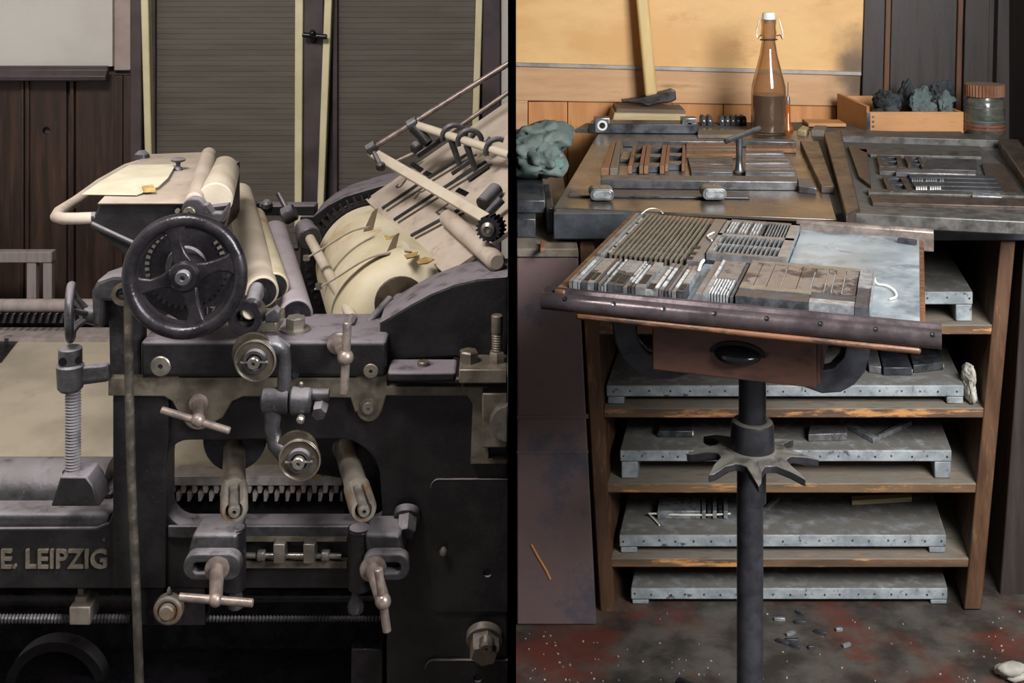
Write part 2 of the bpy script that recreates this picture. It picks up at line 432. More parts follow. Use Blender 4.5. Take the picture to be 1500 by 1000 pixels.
M['string'] = mat('white_string', '#cfcabb', '#e0dccf', 0.9, 0, 30)
M['speck'] = mat('paper_specks', '#8f8a80', '#a8a399', 0.9, 0, 30)
M['bar_grey'] = mat('dull_grey_bar', '#4d4b48', '#64615d', 0.42, 0.45, 24, bump=0.12, c3='#38342f', c3_at=(0.54, 0.68), c3_scale=16)
M['plate_page'] = mat('mottled_plate', '#6a6564', '#827d7a', 0.34, 0.45, 18, bump=0.05, c3='#433c3a', c3_at=(0.49, 0.60), c3_scale=16)

def stain(m, centre, radius, colour, squash=(1, 1, 1)):   # an irregular burnt patch on a board
    nt = m.node_tree; nd, lk = nt.nodes, nt.links
    b = nd['Principled BSDF']; old = b.inputs['Base Color'].links[0].from_socket
    tc = nd.new('ShaderNodeTexCoord'); su = nd.new('ShaderNodeVectorMath'); su.operation = 'SUBTRACT'; su.inputs[1].default_value = centre
    lk.new(tc.outputs['Object'], su.inputs[0])
    ml = nd.new('ShaderNodeVectorMath'); ml.operation = 'MULTIPLY'; ml.inputs[1].default_value = squash; lk.new(su.outputs[0], ml.inputs[0])
    le = nd.new('ShaderNodeVectorMath'); le.operation = 'LENGTH'; lk.new(ml.outputs[0], le.inputs[0])
    nz = nd.new('ShaderNodeTexNoise'); nz.inputs['Scale'].default_value = 9; nz.inputs['Detail'].default_value = 6; lk.new(tc.outputs['Object'], nz.inputs['Vector'])
    ad = nd.new('ShaderNodeMath'); ad.operation = 'MULTIPLY_ADD'; lk.new(nz.outputs['Fac'], ad.inputs[0]); ad.inputs[1].default_value = radius * 1.2; lk.new(le.outputs['Value'], ad.inputs[2])
    mr = nd.new('ShaderNodeMapRange'); mr.interpolation_type = 'SMOOTHSTEP'; lk.new(ad.outputs[0], mr.inputs['Value'])
    mr.inputs['From Min'].default_value = radius * 0.7; mr.inputs['From Max'].default_value = radius * 1.7; mr.inputs['To Min'].default_value = 0.85; mr.inputs['To Max'].default_value = 0.0
    mx = nd.new('ShaderNodeMix'); mx.data_type = 'RGBA'; lk.new(mr.outputs['Result'], mx.inputs[0]); lk.new(old, mx.inputs[6]); mx.inputs[7].default_value = lin(colour)
    lk.new(mx.outputs[2], b.inputs['Base Color'])
stain(M['ply'], W(1258, 92, 4.78), 0.13, '#3a332e', (1, 1, 0.8))
stain(M['ply_rail'], W(1258, 124, 4.78), 0.15, '#3a332e', (1, 1, 1.2))
M['pulley'] = mat('dark_pulley', '#4a4239', '#5c5348', 0.36, 0.5, 26, bump=0.12)
M['pipe'] = mat('dusty_pipe', '#38342f', '#504a42', 0.5, 0.3, 30, bump=0.2, c3='#6a6152', c3_at=(0.55, 0.68), c3_scale=30)
M['tooth'] = mat('bright_rack_teeth', '#a69b97', '#c2b7b2', 0.4, 0.3, 40, bump=0.1)
M['face'] = mat('bright_type_faces', '#b4b7b9', '#cfd1d2', 0.3, 0.4, 60, bump=0.05)

# ================================================================== THE SETTING
struct('floor', MB().box((-2.2, -0.6, -0.08), (2.4, 5.0, 0.0)), M['floor'])
struct('ceiling', MB().box((-2.2, 1.0, 3.2), (2.4, 5.0, 3.28)), M['plaster'])
struct('wall_divider', MB().box((-0.0073, 2.2, 0.0), (0.0073, 4.95, 3.2)), M['black'])
struct('wall_left', MB().box((-2.15, 0.8, 0.0), (-2.05, 4.95, 3.2)), M['plaster'])
struct('wall_right', MB().box((1.93, 2.4, 0.0), (2.03, 4.95, 3.2)), M['dark_wall'])

# ---- back wall of the press room
YW = 4.42
wl = struct('wall_press_room', MB().box((-2.05, YW + 0.06, 0), (-0.0075, YW + 0.16, 3.2)), M['mauve'])
def zpx(py, Y): return W(0, py, Y).z
def xpx(px, Y): return W(px, 0, Y).x
part(wl, 'plaster_panel', MB().box((-2.05, YW + 0.02, zpx(98, YW)), (xpx(162, YW), YW + 0.06, 3.2)), M['plaster'])
part(wl, 'plaster_reveal', MB().box((xpx(162, YW), YW + 0.035, zpx(105, YW)), (xpx(189, YW), YW + 0.06, 3.2)), M['reveal'], 0.004)
part(wl, 'dado_rail', MB().prism([W(-90, 96, YW), W(-90, 119, YW), W(-90, 119, YW) + Vector((0, -0.035, 0.006)), W(-90, 110, YW) + Vector((0, -0.04, 0)), W(-90, 102, YW) + Vector((0, -0.02, 0)), W(-90, 96, YW) + Vector((0, -0.02, 0))], (xpx(160, YW) - xpx(-90, YW), 0, 0)), M['mauve'], 0.003)
for a, b in ((-95, -40), (-38, 24), (25, 30), (32, 38), (39, 97), (98, 104), (105, 162), (163, 176), (177, 189)):
    d = 0.022 if b - a > 20 else 0.034
    m = MB().box((xpx(a, YW), YW + 0.06 - d, 0.0), (xpx(b, YW), YW + 0.06, zpx(112, YW)))
    if a == 39:
        m = MB().plate([(39, 112), (97, 112), (97, 612), (39, 612)], YW + 0.06 - d, d, [circ(68, 192, 6, 16)], 0.001)
    part(wl, 'plank', m, M['brown_wood'], 0.003 if a != 39 else 0)
part(wl, 'post', MB().box((xpx(189, YW), YW + 0.01, 0), (xpx(206, YW), YW + 0.06, 3.2)), M['mauve'], 0.004)
part(wl, 'post', MB().box((xpx(444, YW), YW - 0.01, 0), (xpx(475, YW), YW + 0.06, 3.2)), M['mauve'], 0.006)
part(wl, 'post', MB().box((xpx(706, YW), YW - 0.01, 0), (xpx(734, YW), YW + 0.06, 3.2)), M['mauve'], 0.006)
part(wl, 'plaster_panel', MB().box((xpx(734, YW), YW - 0.0, 0), (-0.0076, YW + 0.06, 3.2)), M['plaster'])
for a, b, c, d in ((206, 217, 214, 224), (432, 444, 431, 442), (475, 486, 464, 474), (697, 707, 688, 698)):
    top, bot = 0, 300
    m = MB().pxprism([(c - (a - c) * 0.1, 340), (d - (b - d) * 0.1, 340), (b + (b - d) * 1.1, -330), (a + (a - c) * 1.1, -330)], YW - 0.02, 0.05)
    part(wl, 'cream_strip', m, M['cream_trim'], 0.004)
def window(n, x0, x1):
    s = struct('window_%d' % n, MB().box((xpx(x0, YW), YW + 0.045, 0.6), (xpx(x1, YW), YW + 0.06, 3.15)), M['shutter'])
    m = MB(); z = 0.62
    while z < 3.1:
        m.box((xpx(x0, YW), YW + 0.042, z), (xpx(x1, YW), YW + 0.046, z + 0.0186)); z += 0.0195
    part(s, 'shutter_slats', m, M['shutter'], kind='stuff')
    part(s, 'frame_edge', MB().box((xpx(x0, YW), YW + 0.02, 0.6), (xpx(x0 + 7, YW), YW + 0.05, 3.15)), M['mauve'], 0.002)
window(1, 218, 433)
window(2, 486, 698)
m = MB().cyl(W(443, 51, YW - 0.05), W(479, 54, YW - 0.05), U(4, YW), ch=0.003)
m.cyl(W(459, 60, YW - 0.01), W(459, 50, YW - 0.06), U(4, YW)); m.ball(W(458, 49, YW - 0.055), U(5.5, YW))
latch = solo('window_latch', m, M['iron_shiny'], 'black turn latch on the mauve post between the two shuttered windows', 'latch')

# ---- back wall of the composing room
YB = 4.78
wr = struct('wall_composing_room', MB().box((0.0075, YB + 0.03, 0), (1.93, YB + 0.12, 3.2)), M['dark_wall'])
part(wr, 'plywood_panel', MB().pxprism([(740, 94), (1262, 108), (1275, -300), (740, -300)], YB, 0.028), M['ply'], 0.002)
part(wr, 'grey_strip', MB().pxprism([(740, 97), (1262, 111), (1262, 105), (740, 91)], YB - 0.008, 0.02), M['zinc_strip'], 0.002)
part(wr, 'cross_rail', MB().pxprism([(740, 147), (1259, 156), (1261, 110), (740, 96)], YB, 0.028), M['ply_rail'], 0.003)
part(wr, 'stile', MB().pxprism([(740, 330), (772, 330), (773, 147), (740, 147)], YB + 0.002, 0.026), M['ply_rail'], 0.003)
part(wr, 'stile', MB().pxprism([(1226, 330), (1258, 330), (1259, 156), (1228, 155)], YB + 0.002, 0.026), M['ply_rail'], 0.003)
xs = [774, 832, 905, 985, 1060, 1140, 1226]
for a, b in zip(xs[:-1], xs[1:]):
    part(wr, 'lower_panel', MB().pxprism([(a, 330), (b - 1, 330), (b - 1, 149), (a, 149)], YB + 0.012, 0.018), M['ply2'], 0.002)
for a, b in ((1262, 1293), (1302, 1398), (1410, 1446), (1458, 1510)):
    part(wr, 'plank', MB().pxprism([(a - 4, 330), (b - 4, 330), (b + 12, -300), (a + 12, -300)], YB - 0.01, 0.04), M['dark_wall'], 0.003)
for a in (1294, 1400):
    part(wr, 'bead', MB().pxprism([(a - 4, 330), (a + 4, 330), (a + 19, -300), (a + 11, -300)], YB - 0.022, 0.04), M['bead'], 0.003)

# ================================================================== THE PRINTING PRESS
P = thing('printing_press', 'black iron cylinder printing press with hand wheels and ink rollers', 'printing press', (-0.5, 2.9, 0.0))
FY = 2.55

# -- side frame
outer = [(-330, 776), (140, 773), (158, 766), (165, 750), (165, 566), (743.6, 566), (743.6, 1134), (566, 1134), (566, 900), (556, 874), (540, 862), (-270, 862), (-270, 1134), (-330, 1134)]
hole = arc(275, 675, 30, 180, 270, 6) + arc(495, 705, 62, -90, -10, 8) + [(560, 752)] + arc(545, 757, 14, 0, 90, 4) + arc(275, 741, 30, 90, 180, 6)
side = part(P, 'side_frame', MB().plate(outer, FY, 0.06, [hole], 0.004), M['iron'])
part(side, 'lettering', MB().text('E. LEIPZIG', 3, 803, 157, 831, FY - 0.001, 0.006, 0.015), M['letter'], label='raised cast letters reading E. LEIPZIG')
part(side, 'ledge', MB().pxprism([(-330, 777), (146, 774), (160, 766), (164, 752), (-330, 752)], FY + 0.004, 0.14), M['iron_grey'], 0.012, seg=3)
part(side, 'rivet_hole', MB().cyl(W(152, 790, FY - 0.002), W(152, 790, FY + 0.004), U(3, FY)), M['iron_shiny'])
col_ = MB().plate([(165, 560), (247, 560), (247, 640), (243, 680), (243, 862), (165, 862)], FY - 0.012, 0.02, bevel=0.003)
part(side, 'column', col_, M['iron'])
# -- tan flange with its lobes
fl = [(158, 553), (216, 553)] + arc(237, 538, 29, 150, 390, 14) + [(262, 553), (518, 553)] + arc(543, 540, 24, 150, 370, 12) + [(567, 566), (716, 566), (716, 672), (743.6, 672), (743.6, 680), (689, 680), (692, 592), (684, 580), (566, 580), (558, 606)] + arc(540, 600, 18, 10, 170, 8) + [(520, 604), (513, 583), (356, 581), (340, 588), (326, 612)] + arc(290, 606, 24, 40, 140, 8) + [(262, 606), (252, 588), (240, 581), (158, 580)]
flange = part(P, 'flange', MB().plate(fl, FY - 0.02, 0.022, bevel=0.003), M['tan'])
def bolt(parent, px, py, Y, rpx, h, mat_, hexr=None, nm='bolt', drop=0.0, hollow=True):
    m = MB(); o = W(px, py, Y); d = Vector((0, -1, -drop))
    r = U(rpx, Y)
    if hexr:
        m.lathe(o, d, [(0, r), (h * 0.25, r), (h * 0.3, r * 0.95)]); m.hexnut(o + d.normalized() * h * 0.3, d, U(hexr, Y), h * 0.7, 0.3)
    else:
        m.lathe(o, d, [(0, r), (h * 0.85, r), (h, r * 0.88)] + ([(h, r * 0.26), (h * 0.6, r * 0.22), (h * 0.6, 0.0003)] if hollow else [(h, 0.0003)]))
    return part(parent, nm, m, mat_)
bolt(flange, 237, 534, FY - 0.02, 15, 0.012, M['steel'])
bolt(flange, 544, 541, FY - 0.02, 11, 0.012, M['tan'])
bolt(flange, 540, 595, FY - 0.02, 9, 0.014, M['steel'])
bolt(flange, 540, 595, FY - 0.018, 13, 0.006, M['tan'], hollow=False)

# -- body box carrying the rollers
body = MB().box((xpx(205, FY - 0.03), FY - 0.03, zpx(553, FY - 0.03)), (xpx(566, FY - 0.03), FY + 0.16, zpx(500, FY - 0.03)))
body_p = part(P, 'roller_carriage', body, M['iron'], 0.009, seg=3)
m = MB()
for x0 in (440, 505): m.cyl(W(x0, 553, FY - 0.032), W(x0, 553, FY - 0.028), 0.003)
part(body_p, 'oil_hole', MB().cyl(W(433, 549, FY - 0.0315), W(433, 549, FY - 0.0285), U(5, FY)), M['gloss_black'])
o = W(433, 496, FY + 0.04)
o.z = zpx(500, FY - 0.03)
hb = MB().lathe(o, (0, 0, 1), [(0, U(22, FY)), (0.005, U(22, FY)), (0.006, U(19, FY))]); hb.hexnut(o + Vector((0, 0, 0.006)), (0, 0, 1), U(15, FY), 0.024)
part(body_p, 'bolt', hb, M['steel'])
m = MB().pxprism([(470, 500), (512, 468), (520, 474), (486, 503)], FY + 0.07, 0.05)
part(body_p, 'slanted_stay', m, M['iron_grey'], 0.003)

# -- left upright with cap, and small hand wheel
m = MB().plate([(158, 432), (206, 420), (206, 556), (160, 556)], FY + 0.02, 0.05, bevel=0.006)
up = part(P, 'upright', m, M['iron_grey'])
m = MB().plate([(133, 428), (142, 412), (165, 404), (196, 404), (200, 442), (153, 442), (150, 480), (135, 480)], FY - 0.03, 0.08, bevel=0.008)
part(up, 'cap_block', m, M['iron_grey'])
part(up, 'collar', MB().ring(W(181, 430, FY - 0.035), (0, -1, 0), [(0, 0.014), (0, U(16, FY)), (0.008, U(16, FY)), (0.008, 0.014)]), M['tan'])
bolt(up, 180, 430, FY - 0.03, 9, 0.006, M['iron_grey'])
ax = Vector((-1, -0.28, 0.0)).normalized()
wc = W(104, 457, FY - 0.03)
hw = part(P, 'small_hand_wheel', MB().torus(wc, ax, U(37, FY), U(6.5, FY), 40, 12), M['iron_grey'])
hub = W(128, 460, FY - 0.01)
part(hw, 'hub', MB().cyl(W(150, 462, FY), hub, U(16, FY), U(13, FY)).cyl(hub, hub + (wc - hub) * 0.35, U(13, FY), U(9, FY)), M['iron_grey'])
x, y, _ = frame_of(ax)
for k in range(5):
    a = 2 * math.pi * (k + 0.3) / 5
    e = (x * math.cos(a) + y * math.sin(a))
    part(hw, 'spoke', MB().tube([hub + e * U(6, FY), hub + (wc - hub) * 0.6 + e * U(20, FY), wc + e * U(36, FY)], [U(5, FY), U(4, FY), U(4, FY)], 10), M['iron_grey'])

# -- big hand wheel
HY = 2.36
hc = W(271, 404, HY)
ax = Vector((0.05, -1, 0.06)).normalized()
x, y, _ = frame_of(ax)
prof = [(U(10, HY) * math.sin(2 * math.pi * k / 16) * 1.15, U(81, HY) + U(10.5, HY) * math.cos(2 * math.pi * k / 16)) for k in range(16)]
bw = part(P, 'hand_wheel', MB().ring(hc, ax, prof, 72), M['iron_shiny'])
part(bw, 'rim_lip', MB().ring(hc - ax * 0.012, ax, [(0, U(66, HY)), (0, U(74, HY)), (0.012, U(74, HY)), (0.012, U(68, HY))], 60), M['iron_shiny'])
part(bw, 'hub', MB().lathe(hc - ax * 0.05, ax, [(0, U(26, HY)), (0.05, U(24, HY)), (0.06, U(22, HY)), (0.064, U(19, HY))]), M['iron_shiny'])
part(bw, 'hub_nut', MB().lathe(hc + ax * 0.012, ax, [(0, U(12, HY)), (0.012, U(11, HY)), (0.014, U(9, HY)), (0.014, U(4, HY)), (0.006, U(3, HY))]), M['iron_grey'])
xr = Vector((1, 0, 0)); zr = Vector((0, 0, 1))
for a in (100, 12, -80, -170):
    e = xr * math.cos(R(a)) + zr * math.sin(R(a)); s = xr * -math.sin(R(a)) + zr * math.cos(R(a))
    pts_l, pts_r = [], []
    for t, off, hw_ in ((18, 0, 15), (34, 3, 10), (50, 5, 9), (64, 4, 12), (78, 2, 22)):
        pts_l.append(hc + (e * t + s * (off + hw_)) * U(1, HY)); pts_r.append(hc + (e * t + s * (off - hw_)) * U(1, HY))
    part(bw, 'spoke', MB().prism([p - ax * -0.004 for p in pts_l + pts_r[::-1]], -ax * 0.014), M['iron_shiny'], 0.004)
# gear behind it
gc = W(277, 386, FY - 0.05)
def gear(o, d, r0, r1, n, th, m=None):
    m = m or MB(); x, y, d = frame_of(d); ring = []
    for i in range(n):
        for f, rr in ((0.0, r0), (0.22, r1), (0.5, r1), (0.72, r0)):
            a = 2 * math.pi * (i + f) / n
            ring.append(o + (x * math.cos(a) + y * math.sin(a)) * rr)
    return m.prism(ring, d * th)
g = part(P, 'gear_wheel', gear(gc, (0, -1, 0), U(56, FY), U(62, FY), 40, 0.022), M['iron_shiny'])
gt = MB()
for i in range(40):
    a = 2 * math.pi * (i + 0.36) / 40
    if 95 < math.degrees(a) % 360 < 215 or math.degrees(a) % 360 < 40:
        c = gc + Vector((math.cos(a), 0, math.sin(a))) * U(55, FY) + Vector((0, -0.024, 0))
        gt.obox(c, (math.cos(a), 0, math.sin(a)), (0, 1, 0), (-math.sin(a), 0, math.cos(a)), U(6, FY), 0.006, U(4, FY))
part(g, 'worn_tooth_faces', gt, M['steel'], kind='stuff')
part(g, 'gear_collar', MB().ring(gc + Vector((0, -0.02, 0)), (0, -1, 0), [(0, U(20, FY)), (0, U(30, FY)), (0.012, U(28, FY)), (0.012, U(20, FY))]), M['iron_grey'])
part(g, 'shaft', MB().cyl(gc, hc, U(10, FY)), M['iron_shiny'])
m = MB().plate([(212, 440), (262, 470), (340, 470), (352, 400), (330, 340), (215, 345), (200, 400)], FY - 0.03, 0.03, bevel=0.004)
gp = part(P, 'gear_backing', m, M['iron_shiny'])
part(gp, 'lettering', MB().text('1Z', 303, 449, 316, 460, FY - 0.032, 0.002, 0.01), M['steel'], label='tiny cast marks')

# -- ink fountain
IY = 2.62
D = (EYE - zpx(297, IY))
zt = zpx(297, IY)
endp = [(147, 297), (276, 297), (286, 306), (333, 300), (333, 318), (322, 352), (262, 400), (196, 385), (172, 366), (134, 334), (132, 326), (137, 318)]
ink = part(P, 'ink_fountain', MB().plate(endp, IY, 0.03, bevel=0.004), M['iron'])
m = MB().prism([W(147, 299, IY + 0.03), W(276, 299, IY + 0.03), W(276, 392, IY + 0.03), W(172, 366, IY + 0.03), W(137, 320, IY + 0.03)], (0.0, 0.50, 0))
part(ink, 'trough', m, M['iron'])
part(ink, 'foot_rib', MB().tube([W(134, 328, IY - 0.004), W(170, 345, IY - 0.004), W(212, 364, IY - 0.004)], U(4, IY)), M['iron_grey'])
lid = MB().hexa([G(143, 298, zt) - Vector((0, 0, 0.003)), G(279, 298, zt) - Vector((0, 0, 0.003)), G(312, 222, zt) - Vector((0, 0, 0.003)), G(212, 226, zt) - Vector((0, 0, 0.003)), G(143, 298, zt + 0.002), G(279, 298, zt + 0.002), G(312, 222, zt + 0.002), G(212, 226, zt + 0.002)])
part(ink, 'lid', lid, M['dust_pink'], label='dusty flat lid of the ink fountain')
m = MB().cyl(G(284, 295, zt + 0.004), G(306, 226, zt + 0.004), U(13, 2.6), ch=0.004)
part(ink, 'hinge_tube', m, M['dust_pink'])
m = MB().cyl(W(315, 293, IY + 0.045), W(329, 250, 3.15), 0.038, ch=0.004)
part(ink, 'fountain_roller', m, M['cream'])
yk = arc(283, 308, 18, 180, 330, 8) + [(304, 300), (312, 312), (324, 312), (334, 300), (334, 312), (326, 326), (306, 328), (296, 330), (266, 330)]
yk = part(ink, 'yoke', MB().plate(yk, IY - 0.03, 0.028, bevel=0.004), M['iron_grey'])
bolt(yk, 278, 311, IY - 0.03, 9, 0.008, M['tan'])
bolt(yk, 261, 308, IY - 0.03, 3.5, 0.010, M['steel'], hollow=False)
hp = [W(136, 319, IY + 0.01), W(110, 320, IY + 0.01), W(92, 320, IY + 0.02), W(82, 317, IY + 0.05), W(86, 310, IY + 0.12), W(112, 294, IY + 0.22), W(146, 269, IY + 0.40), W(184, 247, IY + 0.60), W(206, 240, IY + 0.64)]
part(ink, 'bow_handle', MB().tube(hp, 0.0125, 14), M['dust_pink'])
part(ink, 'handle_boss', MB().ball(W(137, 318, IY + 0.01), U(8, IY)), M['iron_grey'])
kn = G(261, 249, zt + 0.002)
part(ink, 'lid_knob', MB().lathe(kn, (0, 0, 1), [(0, 0.012), (0.004, 0.011), (0.010, 0.005), (0.018, 0.006), (0.022, 0.017), (0.026, 0.018), (0.029, 0.012)]), M['iron_grey'])
part(ink, 'lid_catch', MB().lathe(G(208, 232, zt), (0, 0, 1), [(0, 0.02), (0.012, 0.018), (0.02, 0.008)]), M['iron_grey'])

# -- rollers
def roller(name, a, b, r, mat_, end_mat, lab=None, core=None):
    o = part(P, name, MB().cyl(a, b, r, seg=36, ch=0.004), mat_, label=lab)
    d = (a - b).normalized()
    part(o, 'roller_end', MB().lathe(a, d, [(0.0, r * 0.86), (0.003, r * 0.84), (0.004, r * 0.35), (0.03, r * 0.33)]), end_mat)
    return o
roller('ink_roller', W(384, 428, 2.66), W(351, 286, 3.4), 0.036, M['cream'], M['iron_shiny'], 'pale dusty ink roller')
roller('ink_roller', W(402, 420, 2.72), W(372, 320, 3.35), 0.032, M['packing'], M['iron_shiny'], 'yellowish ink roller')
roller('ink_roller', W(434, 462, 2.68), W(402, 342, 3.3), 0.037, M['roller'], M['iron_shiny'], 'grey ink roller')
rod = part(P, 'gripper_rod', MB().cyl(W(527, 486, 2.66), W(448, 338, 3.2), 0.0125), M['cream'])
part(rod, 'rod_collar', MB().cyl(W(453, 348, 3.16), W(446, 334, 3.22), 0.027, ch=0.003), M['iron_grey'])
part(rod, 'rod_collar', MB().cyl(W(451, 344, 3.17), W(454, 350, 3.15), 0.031, ch=0.003), M['iron_grey'])
def finger(p0, p1, p2, p3, nm='gripper_finger'):
    pts = []
    P0, P1, P2, P3 = p0, p1, p2, p3
    for i in range(15):
        t = i / 14; pts.append(P0 * (1 - t) ** 3 + P1 * 3 * t * (1 - t) ** 2 + P2 * 3 * t * t * (1 - t) + P3 * t ** 3)
    m = MB(); sd = Vector((0.25, 1, -0.1)).normalized() * 0.011; th = Vector((0, 0, 0.004))
    L = [q - sd for q in pts]; Rr = [q + sd for q in pts]
    vs = []; fs = []
    for a, b in zip(L, Rr): vs += [a, b, b + th, a + th]
    for i in range(14):
        for k in range(4):
            l = (k + 1) % 4; fs.append((i * 4 + k, i * 4 + l, i * 4 + 4 + l, i * 4 + 4 + k))
    fs += [(3, 2, 1, 0), (56, 57, 58, 59)]
    m.add(vs, fs)
    e = pts[-1]
    m.prism([e + Vector((-0.016, 0, -0.010)), e + Vector((0.0, 0.02, -0.012)), e + Vector((0.012, 0.03, 0.040)), e + Vector((0.004, 0.02, 0.034))], (0.006, 0.01, 0.0))
    return part(rod, nm, m, M['dust_pink'], 0.001)
finger(W(447, 380, 2.92), W(490, 358, 2.92), W(508, 336, 2.93), W(541, 334, 2.96))
finger(W(463, 424, 2.78), W(508, 404, 2.78), W(530, 374, 2.79), W(572, 372, 2.82))
part(rod, 'finger_screw', MB().cyl(W(449, 381, 2.915), W(449, 374, 2.915), 0.008).cyl(W(467, 423, 2.775), W(467, 415, 2.775), 0.008), M['steel'])
# -- back cross bar with lever and guard
part(P, 'back_cross_bar', MB().pxbox(322, 301, 462, 316, 3.42, 0.05), M['iron'], 0.004)
part(P, 'back_lever', MB().cyl(W(408, 283, 3.38), W(420, 306, 3.36), 0.008).cyl(W(415, 318, 3.34), W(432, 309, 3.34), 0.024, ch=0.004), M['iron_grey'])
for px in (372, 391): part(P, 'bar_stud', MB().lathe(W(px, 302, 3.42), (0, -0.3, 1), [(0, 0.016), (0.012, 0.015), (0.018, 0.008)]), M['iron_grey'])
part(P, 'back_frame', MB().pxprism([(440, 318), (470, 318), (492, 420), (545, 470), (545, 560), (440, 560)], 3.40, 0.05), M['iron'])
gd = [(458, 318), (480, 300), (505, 287), (535, 278), (556, 272), (600, 262)]
part(P, 'gear_guard', MB().pxprism(gd + [(600, 278), (556, 286), (535, 292), (508, 300), (486, 312), (466, 330)], 3.36, 0.16), M['iron'], 0.003)

# -- impression cylinder
c1, c0 = W(594, 480, 2.76), W(549, 386, 3.32)
cd = (c0 - c1).normalized()
cy = part(P, 'impression_cylinder', MB().lathe(c1, c0 - c1, [(0, 0.085), (0.006, 0.108), (0.02, 0.132), (0.045, 0.149), (0.075, 0.157), (0.1, 0.158), ((c0 - c1).length, 0.158)], 64), M['packing'], label='cream cylinder wrapped in stained packing paper')
part(cy, 'cylinder_gear', gear(c0 + cd * 0.01, cd, 0.165, 0.183, 56, 0.03), M['iron_shiny'])
dc = W(586, 442, 2.757)
part(cy, 'end_disc', MB().lathe(dc, -cd, [(0, 0.058), (0.006, 0.058), (0.008, 0.055)]), M['dark_disc'])
part(cy, 'shaft', MB().cyl(dc, dc - cd * 0.05, 0.022, ch=0.003), M['iron_grey'])

def oncyl(px, py, off=0.001):                             # the point of the cylinder seen at an image point
    o = Vector((0, 0, EYE)); d = (W(px, py, 1.0) - o)
    w0 = o - c1; dp = d - cd * d.dot(cd); wp = w0 - cd * w0.dot(cd); r_ = 0.158 + off
    A_, B_, C_ = dp.dot(dp), 2 * dp.dot(wp), wp.dot(wp) - r_ * r_
    q_ = B_ * B_ - 4 * A_ * C_
    return o + d * ((-B_ - math.sqrt(max(q_, 0))) / (2 * A_))
for pts, m_ in (([(558, 330), (574, 333), (585, 343), (570, 346), (560, 341)], 'paper'), ([(563, 345), (580, 344), (576, 349), (566, 350)], 'paper_old'), ([(585, 349), (597, 356), (602, 367), (592, 366)], 'paper'), ([(592, 373), (612, 368), (609, 375), (596, 378)], 'paper_old'), ([(610, 382), (622, 376), (636, 379), (626, 385), (614, 386)], 'paper_old')):
    part(cy, 'torn_packing', MB().prism([oncyl(x_, y_, 0.002) for x_, y_ in pts], (0.0, 0.001, -0.003)), M[m_])

# -- feed board
A = W(535, 292, 3.34); B = W(652, 402, 2.74)
sl = Vector((0.393, 0.0, 0.272))
def tox(p, x=-0.0085):
    return p + sl * ((x - p.x) / sl.x)
fb_n = sl.cross(B - A).normalized()
if fb_n.z < 0: fb_n = -fb_n
fb = part(P, 'feed_board', MB().hexa([A - fb_n * 0.012, B - fb_n * 0.012, tox(B) - fb_n * 0.012, tox(A) - fb_n * 0.012, A, B, tox(B), tox(A)]), M['dust_pink'], 0.001, label='dusty sloping feed board')
def onboard(px, py, h=0.0):                              # the point of the board plane seen at an image point
    d = W(px, py, 1.0) - Vector((0, 0, EYE)); o = Vector((0, 0, EYE))
    return o + d * ((A + fb_n * h - o).dot(fb_n) / d.dot(fb_n))
def strip(p, q, w, h, t):
    a, b = onboard(*p, h), onboard(*q, h); d = (b - a).normalized(); s = fb_n.cross(d)
    return MB().obox((a + b) / 2, d, s, fb_n, (b - a).length, w, t)
for p, q in (((560, 305), (612, 270)), ((577, 322), (637, 283)), ((602, 345), (676, 305)), ((625, 262), (690, 222)), ((648, 276), (712, 236))):
    part(fb, 'tape', strip(p, q, 0.006, 0.004, 0.006), M['steel_dark'])
    part(fb, 'tape', strip((p[0] + 6, p[1] + 4), (q[0] + 8, q[1] + 4), 0.003, 0.003, 0.004), M['tan'])
for p, q in (((603, 240), (618, 250)), ((622, 253), (632, 258)), ((670, 278), (684, 285))):
    part(fb, 'slot', strip(p, q, 0.014, 0.001, 0.004), M['gloss_black'])
# stencilled marks on the board
def stencil(ch, px, py, s):
    cu = bpy.data.curves.new('letters', 'FONT'); cu.body = ch; cu.size = 1; cu.extrude = 0.02; cu.resolution_u = 2
    o = bpy.data.objects.new('letters', cu); me = o.to_mesh()
    ctr = onboard(px, py, 0.001); e1 = (A - B).normalized(); e2 = sl.normalized()
    e1, e2 = (B - A).normalized(), sl.normalized()
    m = MB().add([ctr + e1 * (p.co.x - 0.3) * s + e2 * (p.co.y - 0.35) * s + fb_n * p.co.z * 0.02 for p in me.vertices], [tuple(f.vertices) for f in me.polygons])
    o.to_mesh_clear(); bpy.data.objects.remove(o); bpy.data.curves.remove(cu)
    return m
for ch, px, py in (('S', 592, 268), ('R', 615, 281), ('E', 652, 305)):
    part(fb, 'stencil_letter', stencil(ch, px, py, 0.07), M['tan'])
part(fb, 'batten', MB().obox((W(545, 223, 3.2) + W(722, 326, 2.76)) / 2, W(722, 326, 2.76) - W(545, 223, 3.2), fb_n.cross(W(722, 326, 2.76) - W(545, 223, 3.2)), fb_n, (W(722, 326, 2.76) - W(545, 223, 3.2)).length, 0.026, 0.012), M['cream'], 0.002)
part(fb, 'cross_beam', MB().cyl(onboard(655, 318, 0.015), onboard(728, 384, 0.015), 0.021, ch=0.006), M['dust_pink'])
